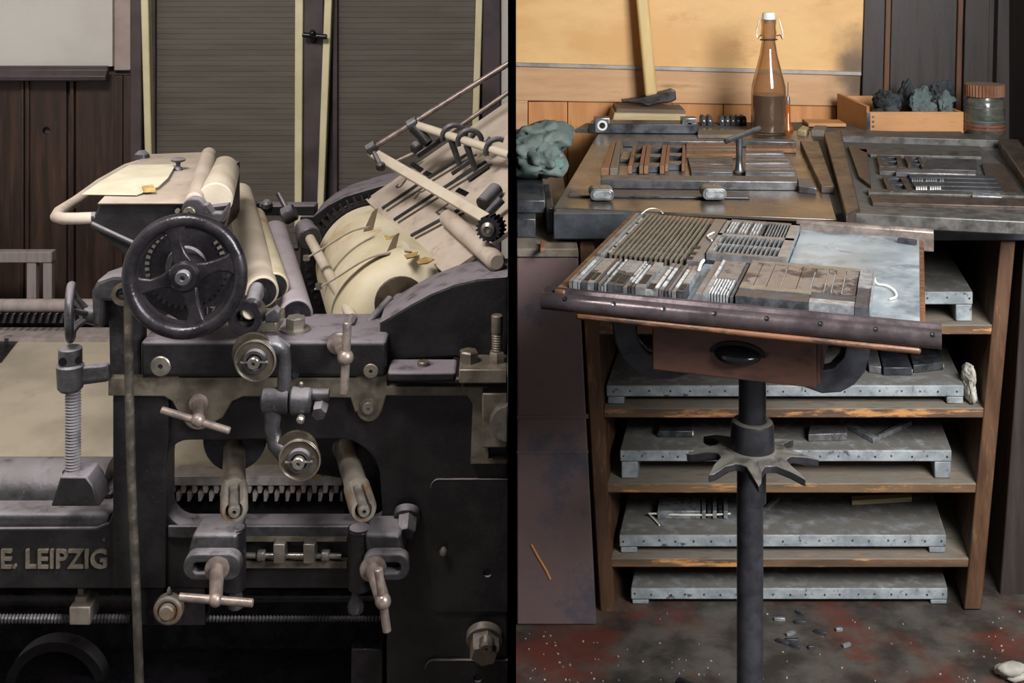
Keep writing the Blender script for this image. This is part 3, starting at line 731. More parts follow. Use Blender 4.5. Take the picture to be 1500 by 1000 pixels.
# rods over the board
r1 = part(P, 'guide_rod', MB().cyl(W(543, 219, 3.2), W(746.5, 92, 3.2), 0.0075), M['pink_steel'])
part(r1, 'rod_joint', MB().cyl(W(538, 221, 3.19), W(551, 213, 3.19), 0.015, ch=0.002), M['iron_grey'])
part(r1, 'rod_joint', MB().cyl(W(598, 186, 3.19), W(612, 178, 3.19), 0.016, ch=0.002), M['iron_grey'])
part(r1, 'rod_end_ball', MB().ball(W(558, 244, 3.1), 0.013).cyl(W(548, 224, 3.17), W(558, 244, 3.1), 0.006), M['iron'])
r2 = part(P, 'guide_rod', MB().cyl(W(634, 212, 3.35), W(746.5, 134, 3.35), 0.0065).cyl(W(577, 238, 3.3), W(612, 222, 3.3), 0.006), M['pink_steel'])
ra_, rb_ = W(604, 181, 3.2), W(747, 227, 2.95)
r3 = part(P, 'hook_rod', MB().cyl(ra_, rb_, 0.0105), M['cream'])
for t, px in ((0.40, 654), (0.56, 680), (0.84, 722)):
    c = ra_ + (rb_ - ra_) * t
    pts = []
    for i in range(13):
        a = R(200 - i * 17)
        pts.append(c + Vector((0.030 * math.cos(a) + 0.012, 0.004 * i / 12, 0.030 * math.sin(a) - 0.004)))
    pts += [pts[-1] + Vector((0.012, 0, 0.0)), pts[-1] + Vector((0.022, 0, 0.012))]
    pts = [p for p in pts if p.x < -0.014]
    if len(pts) > 3: part(r3, 'hook', MB().tube(pts, 0.007, 10), M['iron_grey'])
    f0 = c + Vector((0.004, 0, -0.01)); f1 = f0 + Vector((0.022, 0.0, -0.065))
    if f1.x < -0.045:
        part(r3, 'hook_stem', MB().cyl(f0, f1, 0.009, 0.007).obox(f1 + Vector((0.006, 0, -0.003)), sl, (0, 1, 0), fb_n, 0.062, 0.022, 0.010), M['iron_grey'])
f0 = W(607, 186, 3.19); f1 = W(628, 210, 3.17)
part(r3, 'hook_stem', MB().cyl(f0, f1, 0.017, 0.012).obox(W(632, 214, 3.17), sl, (0, 1, 0), fb_n, 0.085, 0.03, 0.012), M['iron'])
part(r3, 'stem_knob', MB().ball(W(611, 216, 3.2), 0.018), M['iron'])
# dark gear cluster against the partition
gc2 = W(724, 331, 2.70)
gcl = part(P, 'feed_gear', gear(gc2, (-0.25, -1, 0.1), 0.024, 0.0285, 18, 0.05), M['iron_shiny'])
part(gcl, 'gear_cap', MB().lathe(gc2 + Vector((-0.012, -0.05, 0.005)), (-0.25, -1, 0.1), [(0, 0.016), (0.008, 0.015), (0.012, 0.008), (0.006, 0.004)]), M['steel'])
part(gcl, 'gear_bracket', MB().cyl(W(706, 300, 2.85), W(728, 276, 2.9), 0.018, ch=0.003).cyl(W(716, 312, 2.8), W(735, 292, 2.8), 0.010), M['iron_grey'])

# -- curved guard over the cylinder end
gv = [(556, 472), (572, 463), (600, 446), (630, 430), (665, 416), (700, 408), (743.6, 405), (743.6, 534), (690, 534), (668, 524), (566, 530), (556, 500)]
part(P, 'cylinder_guard', MB().plate(gv, 2.58, 0.15, bevel=0.006), M['iron'], label='black curved guard with dusty top')
part(P, 'guard_stay', MB().cyl(W(540, 474, 2.66), W(572, 438, 2.72), 0.010), M['iron_grey'])
# small black box, tan blocks and bolts on the flange
bx = part(P, 'oil_box', MB().box((xpx(567, FY - 0.06), FY - 0.06, zpx(560, FY - 0.06)), (xpx(668, FY - 0.06), FY + 0.02, zpx(545, FY - 0.06))), M['iron'], 0.006)
so = W(620, 541, FY - 0.02); so.z = zpx(545, FY - 0.06)
part(bx, 'screw', MB().lathe(so, (0, 0, 1), [(0, 0.012), (0.007, 0.012), (0.009, 0.010)]), M['tan'])
tb = part(P, 'bearing_cap', MB().box((xpx(672, FY - 0.06), FY - 0.06, zpx(562, FY - 0.06)), (-0.0095, FY + 0.03, zpx(541, FY - 0.06))), M['tan'], 0.003)
for px, r_ in ((687, 13),):
    o = W(px, 536, FY - 0.015); o.z = zpx(541, FY - 0.06)
    part(tb, 'bolt', MB().hexnut(o, (0, 0, 1), U(14, FY), 0.024, 0.2), M['tan'])
o = W(728, 536, FY - 0.015); o.z = zpx(541, FY - 0.06)
part(tb, 'stud', MB().hexnut(o, (0, 0, 1), U(12, FY), 0.022).lathe(o, (0, 0, 1), [(0.02, U(8, FY))] + [(0.022 + 0.0025 * i, U(8 if i % 2 else 7, FY)) for i in range(16)] + [(0.064, U(8.5, FY)), (0.095, U(8.5, FY)), (0.097, U(7, FY))]), M['tan'])
tb2 = part(P, 'bearing_block', MB().box((xpx(706, FY - 0.05), FY - 0.05, zpx(656, FY - 0.05)), (-0.0095, FY, zpx(576, FY - 0.05))), M['tan'], 0.003)
disc = [(743.4, 648)] + arc(744, 621, 27, 95, 265, 16) + [(743.4, 594)]
part(tb2, 'pin_head', MB().plate(disc, FY - 0.07, 0.02, bevel=0.003), M['steel'])
# cover panels on the side frame
for a, b, c, d in ((631, 702, 743.6, 896), (623, 967, 743.6, 1125)):
    pts = arc(a + 12, b + 12, 12, 180, 270, 5) + [(c, b), (c, d)] + arc(a + 12, d - 12, 12, 90, 180, 5)
    cp = part(P, 'cover_panel', MB().plate(pts, FY - 0.006, 0.008, [circ(714, b + 137, 6, 16)] if b < 800 else [circ(700, 993, 6, 16)], 0.001), M['iron'])
    ed = [pts[-1]] + pts[:7] if False else pts[:6] + [(c, b)]
    part(cp, 'worn_edge', MB().tube([W(x_, y_, FY - 0.0065) for x_, y_ in pts[:6] + [(c, b)]], 0.0011, 6), M['tan'])
    if b < 800:
        part(cp, 'panel_pin', MB().lathe(W(650, 804, FY - 0.006), (0, -1, 0), [(0, U(4, FY)), (0.010, U(4, FY)), (0.011, U(6, FY)), (0.016, U(5, FY)), (0.018, U(2, FY))]), M['steel'])
bolt(P, 597, 750, FY, 20, 0.05, M['iron_grey'], 15, 'frame_bolt', 0.55)
fbt = bolt(P, 710, 930, FY, 27, 0.05, M['rust_steel'], 22, 'frame_bolt', 0.35)
part(fbt, 'stud_end', MB().lathe(W(713, 938, FY - 0.045), (0, -1, -0.35), [(0, U(11, FY)), (0.016, U(11, FY)), (0.020, U(8, FY)), (0.020, U(2, FY)), (0.012, U(2, FY))]), M['steel'])

# -- pulleys and link
def pulley(px, py, r_, Y, dx, dy):
    o = W(px, py, Y); b = W(px + dx, py + dy, Y + 0.05)
    p = part(P, 'pulley', MB().lathe(b, (0, -1, 0), [(0, U(r_, Y)), (0.008, U(r_ + 1, Y)), (0.010, U(r_, Y))]).lathe(o, (0, -1, 0), [(0, U(r_ - 1, Y)), (0.004, U(r_, Y)), (0.008, U(r_, Y)), (0.011, U(r_ - 2.5, Y)), (0.008, U(r_ - 5, Y)), (0.007, U(r_ * 0.5, Y))], 40).cyl(b, o, U(r_ * 0.72, Y)), M['pulley'])
    part(p, 'worn_rim', MB().torus(o + Vector((0, -0.009, 0)), (0, -1, 0), U(r_ - 1.6, Y), 0.0015, 44, 8), M['steel'])
    part(p, 'hub_ring', MB().ring(o + Vector((0, -0.008, 0)), (0, -1, 0), [(0, U(12, Y)), (0, U(18, Y)), (0.010, U(16.5, Y)), (0.010, U(12, Y))]), M['iron_grey'])
    part(p, 'axle_nut', MB().lathe(o + Vector((0, -0.006, 0)), (0, -1, 0), [(0, U(9, Y)), (0.020, U(9, Y)), (0.022, U(7.5, Y)), (0.022, U(3, Y)), (0.014, U(2.5, Y))]), M['steel'])
    part(p, 'split_pin', MB().cyl(o + Vector((-U(20, Y), -0.016, -0.001)), o + Vector((U(20, Y), -0.016, 0.0)), U(2, Y), seg=8), M['steel'])
    return p
LY = 2.40
pulley(375, 526, 31, LY, -3, -10)
pulley(440, 671, 31, LY, -4, -12)
lk = part(P, 'pulley_link', MB().tube([W(384, 505, LY + 0.05), W(402, 505, LY + 0.055), W(414, 512, LY + 0.06), W(417, 530, LY + 0.06), W(416, 575, LY + 0.06)], [U(13, LY), U(14, LY), U(13, LY), U(10, LY), U(11, LY)], 14), M['iron_grey'])
part(lk, 'pivot_barrel', MB().cyl(W(384, 587, LY + 0.06), W(424, 586, LY + 0.06), U(18, LY), U(20, LY), ch=0.003).cyl(W(426, 587, LY + 0.06), W(457, 587, LY + 0.06), U(21, LY), U(19, LY), ch=0.004), M['iron_grey'])
part(lk, 'lower_arm', MB().tube([W(400, 598, LY + 0.06), W(398, 625, LY + 0.06), W(404, 650, LY + 0.055), W(420, 664, LY + 0.05)], [U(15, LY), U(12, LY), U(13, LY), U(16, LY)], 14), M['iron_grey'])
part(lk, 'oil_nipple', MB().cyl(W(441, 571, LY + 0.06), W(441, 562, LY + 0.06), 0.003).ball(W(441, 562, LY + 0.06), 0.005), M['steel'])
part(lk, 'set_screw', MB().lathe(W(441, 612, LY + 0.04), (0, -1, -0.1), [(0, U(6, LY)), (0.010, U(6, LY)), (0.014, U(3, LY))]), M['steel'])
part(lk, 'fixing_bolt', MB().cyl(W(452, 578, LY + 0.07), W(482, 578, LY + 0.07), U(9, LY)).hexnut(W(470, 594, LY + 0.07), (0, -1, -0.2), U(12, LY), 0.03, 0.2), M['iron_grey'])
# bracket above the pulley
bk = part(P, 'roller_bracket', MB().box((xpx(344, FY - 0.07), FY - 0.07, zpx(489, FY - 0.07)), (xpx(406, FY - 0.07), FY + 0.02, zpx(470, FY - 0.07))), M['tan'], 0.005)
part(bk, 'bearing_shell', MB().ring(W(366, 456, FY - 0.04), (0, -1, 0), [(0, U(14, FY)), (0, U(24, FY)), (0.05, U(24, FY)), (0.05, U(14, FY))]), M['iron_shiny'])
part(bk, 'bearing_core', MB().cyl(W(366, 456, FY - 0.02), W(366, 456, FY - 0.08), U(11, FY), ch=0.002), M['cream'])
part(bk, 'latch_plate', MB().plate([(388, 462), (402, 452), (408, 458), (408, 472), (388, 472)], FY - 0.075, 0.03, bevel=0.003), M['iron_grey'])
part(bk, 'side_knob', MB().lathe(W(377, 420, FY - 0.03), (0, -1, -0.5), [(0, U(9, FY)), (0.02, U(12, FY)), (0.035, U(11, FY)), (0.05, U(12, FY)), (0.056, U(8, FY))]), M['iron_grey'])

# -- T handles
def t_handle(parent, a, b, ends, r_stud, r_bar, r_ball, mat_):
    h = part(parent, 't_handle', MB().cyl(a, b, r_stud, r_stud * 0.9), mat_)
    part(h, 'cross_bar', MB().cyl(ends[0], ends[1], r_bar, ch=0.002), mat_)
    part(h, 'ball', MB().ball(b, r_ball), mat_)
    part(h, 'stud_collar', MB().lathe(a, b - a, [(0, r_stud * 1.7), (0.006, r_stud * 1.7), (0.008, r_stud * 1.2)]), mat_)
    return h
t_handle(P, W(291, 590, FY - 0.02), W(290, 615, 2.42), (W(236, 600, 2.42), W(337, 631, 2.42)), U(8, FY), U(5.5, 2.42), U(10.5, 2.42), M['pink_steel'])
t_handle(P, W(494, 502, FY - 0.03), W(506, 523, 2.42), (W(509, 471, 2.42), W(504, 577, 2.42)), U(9, FY), U(6.5, 2.42), U(12, 2.42), M['pink_steel'])

# -- levelling screw on the left
SY = 2.50
sc_ = part(P, 'levelling_screw', MB().lathe(W(107, 700, SY), (0, 0, 1), [(0, U(8.5, SY))] + [(U(2.2, SY) * i, U(11.5 if i % 2 else 8.5, SY)) for i in range(1, 60)]), M['iron_grey'])
hd = W(103, 533, SY)
part(sc_, 'screw_head', MB().lathe(hd, (0, 0, 1), [(0, U(17, SY)), (U(23, SY), U(17, SY)), (U(24.5, SY), U(15.5, SY))]), M['iron_grey'])
part(sc_, 'tommy_hole', MB().cyl(W(98, 524, SY) + Vector((0, -0.0225, 0)), W(98, 524, SY) + Vector((0, -0.0245, 0)), U(6, SY)).cyl(W(117, 524, SY) + Vector((0, -0.012, 0)), W(118, 524, SY) + Vector((0, -0.014, 0)), U(5, SY)), M['gloss_black'])
part(sc_, 'collar', MB().lathe(W(103, 567, SY), (0, 0, 1), [(-0.006, U(15, SY)), (0, U(18.5, SY)), (U(32, SY), U(20, SY)), (U(35, SY), U(17, SY))]), M['iron_grey'])
part(sc_, 'arm', MB().hexa([W(110, 565, SY - 0.01), W(162, 558, SY + 0.02), W(162, 558, SY + 0.06), W(110, 565, SY + 0.02), W(110, 537, SY - 0.01), W(162, 530, SY + 0.02), W(162, 530, SY + 0.06), W(110, 537, SY + 0.02)]), M['iron_grey'], 0.008)
part(sc_, 'nut_block', MB().pxprism([(74, 742), (84, 712), (88, 698), (126, 698), (136, 712), (146, 742)], SY - 0.03, 0.07), M['iron'], 0.004)
part(sc_, 'dust_cup', MB().ring(W(109, 698, SY), (0, 0, 1), [(0, U(9, SY)), (0, U(15, SY)), (0.012, U(17, SY)), (0.012, U(12, SY))]), M['iron_shiny'])

# -- bed, rails and racks
zb = zpx(697, 2.76)
bed = part(P, 'type_bed', MB().box((xpx(-90, 3.7), 2.76, zb - 0.05), (xpx(560, 2.8), 3.66, zb)), M['bed'], label='dusty flat type bed')
part(bed, 'dark_corner_plate', MB().slab([(-30, 530), (2, 530), (34, 489), (-30, 489)], zb + 0.003, 0.004), M['iron_shiny'])
part(bed, 'corner_bolt', MB().lathe(G(12, 499, zb), (0, 0, 1), [(0, 0.014), (0.012, 0.014), (0.014, 0.01)]), M['iron_grey'])
part(bed, 'back_rail', MB().cyl(W(-40, 447, 3.72), W(170, 447, 3.72), 0.019).box((xpx(-40, 3.7), 3.66, zb - 0.05), (xpx(300, 3.7), 3.76, zb + 0.012)), M['grey_wood'])
part(bed, 'back_guard', MB().box((xpx(-40, 3.78), 3.78, zb - 0.05), (xpx(300, 3.78), 3.80, zpx(440, 3.78))), M['iron_shiny'])
for i in range(11):
    px = -8 + i * 10.5
    part(bed, 'rack_tooth', MB().pxprism([(px, 473), (px + 5, 473), (px + 8, 460), (px + 5, 460)], 3.70, 0.03), M['iron_grey'])
fr = part(P, 'front_rail', MB().lathe(W(-330, 718, 2.68), (1, 0, 0), [(0, 0.068), (U(493, 2.68), 0.068)], 28), M['iron_grey'], label='rounded dusty front rail')
part(fr, 'rail_base', MB().box((xpx(-330, 2.62), 2.62, zpx(775, 2.62)), (xpx(164, 2.62), 2.74, zpx(722, 2.62))), M['iron'], 0.004)
rk = part(P, 'gear_rack', MB().box((xpx(238, 2.72), 2.72, zpx(711, 2.72)), (xpx(505, 2.72), 2.78, zpx(700, 2.72) + 0.004)), M['tooth'], 0.001, label='steel gear rack with two staggered rows of teeth')
for i in range(17):
    px = 242 + i * 16
    part(rk, 'rack_tooth', MB().pxprism([(px + 7, 711), (px + 14, 711), (px + 13, 722), (px + 8, 722)][::-1], 2.725, 0.03), M['tooth'])
    part(rk, 'rack_tooth', MB().pxprism([(px, 721), (px + 7, 721), (px + 4.5, 734), (px + 0.5, 734)][::-1], 2.722, 0.03), M['tooth'])
part(rk, 'rack_web', MB().box((xpx(238, 2.76), 2.755, zpx(800, 2.76)), (xpx(570, 2.76), 2.78, zpx(711, 2.76))), M['gloss_black'])
part(P, 'cam_disc', MB().cyl(W(345, 640, 2.68), W(345, 640, 2.71), U(46, 2.68), seg=36), M['iron_shiny'])
part(P, 'inner_frame', MB().pxprism([(440, 640), (566, 640), (566, 770), (505, 770), (500, 700), (440, 690)], 2.69, 0.02), M['iron_shiny'])
# lower ledge inside the opening
lg = part(P, 'lower_ledge', MB().hexa([W(246, 788, FY - 0.01), W(562, 788, FY - 0.01), W(562, 788, FY + 0.09), W(246, 788, FY + 0.09), W(246, 770, FY - 0.01), W(562, 770, FY - 0.01), W(562, 760, FY + 0.06), W(246, 760, FY + 0.06)]), M['iron_grey'], 0.003)
part(lg, 'tan_strip', MB().pxbox(350, 787, 508, 793, FY - 0.016, 0.02), M['tan'])
part(lg, 'tan_strip', MB().pxbox(350, 822, 508, 832, FY - 0.016, 0.02), M['tan'])
ar = part(P, 'adjusting_rod', MB().cyl(W(360, 813, FY - 0.02), W(500, 814, FY - 0.02), U(4, FY)), M['steel'])
for px in (408, 452): part(ar, 'rod_block', MB().pxbox(px - 8, 797, px + 9, 826, FY - 0.04, 0.035), M['steel'], 0.002)
for px in (383, 477): part(ar, 'rod_nut', MB().cyl(W(px - 6, 813, FY - 0.02), W(px + 6, 813, FY - 0.02), U(8, FY), ch=0.002), M['steel'])
# two rods that point out of the opening
def fork_rod(a, b):
    d = (b - a).normalized()
    f = part(P, 'roller_fork_rod', MB().cyl(a, b - d * 0.015, 0.0235, 0.0235, seg=28), M['rust_steel'], label='rust stained steel rod with slotted end')
    part(f, 'rod_socket', MB().cyl(a - d * 0.01, a + d * 0.03, 0.027, ch=0.003), M['rust_steel'])
    x, y, _ = frame_of(d)
    part(f, 'slotted_end', MB().open_ring(b - d * 0.02, d, [(-0.005, 0.0165), (-0.005, 0.0265), (0.095, 0.0265), (0.105, 0.023), (0.105, 0.0165)], 42, 318, (0, 0, 1), 28), M['rust_steel'])
    part(f, 'end_pin', MB().lathe(b - d * 0.02, d, [(0, 0.0115), (0.112, 0.0115), (0.116, 0.0095), (0.116, 0.004), (0.104, 0.003)]), M['steel'])
    return f
fork_rod(W(343, 648, 2.72), W(343, 722, 2.44))
fork_rod(W(503, 650, 2.72), W(525, 722, 2.44))
# slotted clamps
def clamp(sgn, cx, slot, post):
    x0, x1 = cx
    c = part(P, 'slotted_clamp', MB().plate(rrect(x0, 812, x1, 850, 18, 8), FY - 0.11, 0.03, [rrect(slot[0], 824, slot[1], 840, 7, 5)], 0.003), M['iron_grey'])
    m = MB().pxprism([(x0 + 6, 815), (x1 - 6, 815), (x1 - (4 if sgn < 0 else 14), 782), (x0 + (4 if sgn > 0 else 14), 782)][::1], FY - 0.08, 0.085)
    part(c, 'clamp_body', m, M['iron_grey'], 0.008)
    part(c, 'slot_back', MB().pxbox(x0 + 8, 818, x1 - 8, 844, FY - 0.081, 0.06), M['gloss_black'])
    part(c, 'clamp_post', MB().cyl(W(post, 862, FY - 0.05), W(post, 772, FY - 0.05), U(17, FY), ch=0.003), M['iron'])
    part(c, 'post_collar', MB().torus(W(post, 775, FY - 0.05), (0, 0, 1), U(15, FY), U(3, FY), 28, 8), M['iron_shiny'])
    return c
cl1 = clamp(-1, (268, 352), (282, 322), 343)
t_handle(cl1, W(317, 832, FY - 0.11), W(316, 878, 2.33), (W(262, 874, 2.33), W(371, 883, 2.33)), U(9, FY), U(6, 2.33), U(10.5, 2.33), M['pink_steel']) if False else None
t_handle(P, W(318, 831, FY - 0.112), W(316, 878, 2.34), (W(262, 874, 2.34), W(371, 883, 2.34)), U(10, FY), U(6, 2.34), U(10.5, 2.34), M['pink_steel'])
cl2 = clamp(1, (530, 600), (556, 587), 527)
t_handle(P, W(546, 831, FY - 0.112), W(561, 880, 2.34), (W(554, 832, 2.34), W(567, 925, 2.34)), U(11, FY), U(6.5, 2.34), U(12, 2.34), M['pink_steel'])
part(cl2, 'drop_knob', MB().lathe(W(521, 852, FY - 0.04), (0, 0, -1), [(0, U(6, FY)), (U(18, FY), U(6, FY)), (U(34, FY), U(12, FY)), (U(42, FY), U(11, FY)), (U(46, FY), U(5, FY))]), M['iron_grey'])
part(cl1, 'drop_knob', MB().lathe(W(345, 862, FY - 0.04), (0, 0, -1), [(0, U(8, FY)), (U(20, FY), U(12, FY)), (U(26, FY), U(11, FY)), (U(30, FY), U(5, FY))]), M['iron_grey'])

# -- underside: brass knob, screws, dark drums
bkn = part(P, 'brass_knob', MB().lathe(W(249, 888, FY - 0.02), (0, -1, 0), [(0, U(21, FY)), (0.016, U(21, FY)), (0.019, U(18, FY)), (0.019, U(15, FY)), (0.013, U(14, FY)), (0.013, U(12, FY)), (0.026, U(11, FY)), (0.028, U(9, FY))]), M['rust_steel'])
part(bkn, 'oil_nipple', MB().lathe(W(248, 868, FY - 0.028), (0, 0, 1), [(0, 0.005), (0.006, 0.005), (0.012, 0.002)]), M['steel'])
part(bkn, 'knob_mount', MB().pxbox(205, 862, 300, 915, FY + 0.0, 0.05), M['iron_shiny'])
def screw_rod(x0, x1, py, Y, r_):
    n = int((x1 - x0) / 2.6)
    return part(P, 'feed_screw', MB().lathe(W(x0, py, Y), (1, 0, 0), [(U(2.6, Y) * i, U(r_ if i % 2 else r_ - 2, Y)) for i in range(n)], 16), M['iron_grey'])
screw_rod(-300, 196, 906, 2.60, 7)
part(P, 'dark_under_plate', MB().box((xpx(-330, 2.55), 2.63, 0.0), (-0.02, 3.44, 0.03)), M['iron_shiny'])  # added dark sheet over the lit floor, standing in for shade under the press
screw_rod(300, 560, 906, 2.62, 5)
fs_ = part(P, 'screw_nut', MB().pxbox(101, 889, 132, 916, 2.57, 0.06), M['rust_steel'], 0.003)
part(fs_, 'nut_stem', MB().pxbox(110, 874, 126, 884, 2.59, 0.03).pxbox(114, 862, 122, 890, 2.60, 0.02), M['tan'])
part(P, 'tie_bar', MB().cyl(W(300, 873, 2.70), W(566, 873, 2.70), 0.014), M['iron_shiny'])
part(P, 'tie_bar', MB().cyl(W(-40, 873, 2.85), W(200, 873, 2.85), 0.03), M['iron_shiny'])
part(P, 'lower_tie_plate', MB().box((xpx(-40, 2.9), 2.95, 0.0), (xpx(570, 2.9), 3.0, zpx(880, 2.95))), M['iron_shiny'])
part(P, 'fly_wheel', MB().ring(W(90, 1000, 2.86), (0, -1, 0), [(0, U(62, 2.8)), (0, U(76, 2.8)), (0.04, U(76, 2.8)), (0.04, U(62, 2.8))], 48), M['iron'])
part(P, 'foot_block', MB().pxbox(514, 950, 562, 1100, 2.62, 0.08), M['iron_shiny'], 0.004)
part(P, 'far_side_frame', MB().box((xpx(-40, 3.6), 3.45, 0.0), (xpx(700, 3.6), 3.50, zb - 0.06)), M['iron_shiny'])
part(P, 'pipe', MB().tube([W(188, 440, FY - 0.045), W(189, 560, FY - 0.045), W(193, 720, FY - 0.045), W(200, 880, FY - 0.045), W(207, 1085, FY - 0.045)], U(6.5, FY), 14), M['pipe'], label='thin dusty vertical pipe')

# ---- loose things about the press
m = MB()
rows = [[G(120 + 0.0, 284, zt + 0.006), G(200, 285, zt + 0.007), G(232, 273, zt + 0.010)], [G(146, 266, zt + 0.006), G(205, 268, zt + 0.010), G(246, 260, zt + 0.012)], [G(190, 241, zt + 0.005), G(222, 241, zt + 0.007), G(258, 240, zt + 0.010)]]
q = [p for row in rows for p in row]
q2 = [p - Vector((0, 0, 0.0015)) for p in q]
fs = []
for i in range(2):
    for j in range(2):
        a = i * 3 + j
        fs += [(a, a + 1, a + 4, a + 3), (a + 9 + 3, a + 9 + 4, a + 9 + 1, a + 9)]
bd = [0, 1, 2, 5, 8, 7, 6, 3]
fs += [(bd[(k + 1) % 8], bd[k], bd[k] + 9, bd[(k + 1) % 8] + 9) for k in range(8)]
solo('paper_sheet', MB().add(q + q2, fs), M['paper'], 'yellowed paper sheet with a frayed edge lying on the ink fountain lid', 'paper')
m = MB().slab([(211, 278), (228, 277), (224, 270), (208, 272)], zt + 0.014, 0.006)
solo('paper_scrap', m, M['paper_old'], 'small brown folded scrap at the corner of the yellowed sheet', 'paper scrap')
c = W(465, 700, 2.70)
m = MB().prism([c + Vector((0, 0, 0.006)), c + Vector((0.028, 0.01, 0.006)), c + Vector((0.034, 0.03, 0.007)), c + Vector((0.015, 0.04, 0.006)), c + Vector((-0.006, 0.03, 0.006))], (0, 0, 0.002))
m = MB().pxprism([(452, 697), (472, 695), (468, 701), (462, 704), (458, 701)], 2.715, 0.03)
solo('paper_flake', m, M['paper_old'], 'torn yellow paper flake lying on the gear rack', 'paper scrap')
FRY = 4.2
fr_ = thing('wooden_trestle', 'grey weathered wooden trestle standing by the plank wall behind the press', 'trestle', (xpx(20, FRY), FRY, 0.0))
part(fr_, 'top_bar', MB().box((xpx(-60, FRY), FRY, zpx(385, FRY)), (xpx(76, FRY), FRY + 0.04, zpx(369, FRY))), M['grey_wood'], 0.003)
for a, b in ((38, 52), (62, 75), (-58, -46)):
    part(fr_, 'upright', MB().box((xpx(a, FRY), FRY + 0.004, 0.0), (xpx(b, FRY), FRY + 0.036, zpx(385, FRY))), M['grey_wood'], 0.003)

# ================================================================== THE COMPOSING ROOM
SK = 0.2                                                  # the furniture stands a little askew to the wall
RY = 3.166
ZT = EYE - 0.725                                          # table top
# -- rack with the slab on it
rack = thing('storage_rack', 'rubbed brown wooden rack with open shelves under the dark slab', 'rack', (0.75, 3.6, 0.0))
RD = 1.0
part(rack, 'side_board', MB().pxprism([(848, 352), (870, 352), (900, 897), (879, 897)][::-1], RY, RD, SK), M['rack'], 0.004)
part(rack, 'side_board', MB().pxprism([(1466, 352), (1488, 352), (1438, 893), (1412, 893)][::-1], RY, RD, SK), M['rack'], 0.004)
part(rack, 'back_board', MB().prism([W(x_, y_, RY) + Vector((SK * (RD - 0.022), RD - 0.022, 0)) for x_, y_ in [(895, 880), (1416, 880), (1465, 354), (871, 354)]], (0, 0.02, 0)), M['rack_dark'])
for y0, y1, xa, xb in ((476, 490, 876, 1458), (598, 612, 884, 1446), (708, 722, 889, 1434), (818, 831, 894, 1424)):
    part(rack, 'shelf', MB().pxprism([(xa, y1), (xb, y1), (xb, y0), (xa, y0)], RY + 0.004, RD - 0.03, SK), M['shelf'], 0.003)
slab = solo('imposing_slab', MB().pxprism([(810, 351), (1560, 353), (1560, 312), (810, 312)], RY - 0.03, 1.50, 0.16), M['slab'], 'long dark table slab lying across the wooden rack', 'table top', bev=0.004)
# -- zinc covered boards, one on each shelf and one on the floor
def zboard(x0, x1, y0, y1, ys, depth, label):
    Yf = RY + 0.03
    zf = (zpx(ys, RY + 0.004) if ys else 0.0) + 0.0008; yb = 1.0
    base = W((x0 + x1) / 2, y1, Yf); base.z = zf
    t = thing('letter_board', label, 'letter board', (base.x, base.y + 0.3, base.z), 'zinc covered letter boards')
    part(t, 'top', MB().pxprism([(x0, y1), (x1, y1), (x1, y0), (x0, y0)], Yf, depth, SK), M['zinc'], 0.003)
    for a, b in ((x0 + 2, x0 + 26), (x1 - 25, x1 - 1)):
        q = [W(a, 0, Yf + 0.002), W(b, 0, Yf + 0.002), W(b, y1 - 0.5, Yf + 0.002), W(a, y1 - 0.5, Yf + 0.002)]
        q[0].z = q[1].z = zf
        part(t, 'foot', MB().prism(q, (SK * (depth - 0.02), depth - 0.02, 0)), M['zinc'], 0.003)
    m = MB(); n = 19
    for i in range(n):
        px = x0 + 8 + (x1 - x0 - 16) * i / (n - 1) + random.uniform(-3, 3)
        m.cyl(W(px, y0 + 9 + random.uniform(-1.5, 1.5), Yf - 0.0015), W(px, y0 + 9, Yf + 0.002), U(1.4, Yf), seg=8)
    part(t, 'nail', m, M['steel_dark'], kind='stuff')
    return t
zboard(884, 1425, 427, 446, 476, 0.78, 'zinc covered letter board on the topmost shelf of the rack')
zboard(888, 1412, 564, 581, 598, 0.75, 'zinc covered letter board carrying three inky type pages beside a white rag')
zboard(908, 1394, 659, 676, 708, 0.72, 'zinc covered letter board with a small open metal corner frame on it')
zboard(907, 1386, 783, 801, 818, 0.70, 'zinc covered letter board with a string tied type page and a loose stick')
zboard(924, 1388, 861, 878, 0, 0.66, 'empty pale zinc letter board standing on the floor under the rack')

# -- dark cabinet beside the rack
CY = 3.1
zc = zpx(365, CY)
cab = thing('dark_cabinet', 'dark red brown cabinet with scratched plain side beside the rack', 'cabinet', (0.13, 3.6, 0.0))
part(cab, 'carcass', MB().pxprism([(757, 915), (874, 915), (860, 640), (847, 376), (757, 376)][::1], CY + 0.0, 1.3, 0.0), M['cab'], 0.004)
part(cab, 'top_board', MB().pxprism([(757, 377), (848, 377), (847, 364), (757, 364)], CY - 0.006, 1.3, 0.0), M['reglet_grey'], 0.003)
for y in (608, 660): part(cab, 'moulding', MB().pxbox(757, y, 862, y + 5, CY - 0.002, 0.01), M['cab'], 0.001)
m = MB().tube([W(778, 797, CY - 0.001), W(788, 815, CY - 0.001), W(800, 835, CY - 0.001), W(806, 848, CY - 0.001)], 0.0032, 6)
part(cab, 'scratch', m, M['ply2'], label='long bare scratch in the dark paint')
zc = zpx(364, CY - 0.006) + 0.0006
def zb_box(x0, x1, Y, depth, z0, z1, m=None):
    return (m or MB()).box((max(xpx(x0, Y), 0.0095), Y, z0), (xpx(x1, Y), Y + depth, z1))
ib = thing('iron_block', 'stepped black iron block on the dark cabinet below the green rag', 'metal block', (0.04, 3.4, zc))
part(ib, 'body', zb_box(757, 785, 3.20, 0.6, zc, zc + 0.05), M['steel_dark'], 0.003)
part(ib, 'cover', zb_box(757, 799, 3.26, 0.6, zc + 0.0505, zc + 0.085), M['steel_dark'], 0.003)
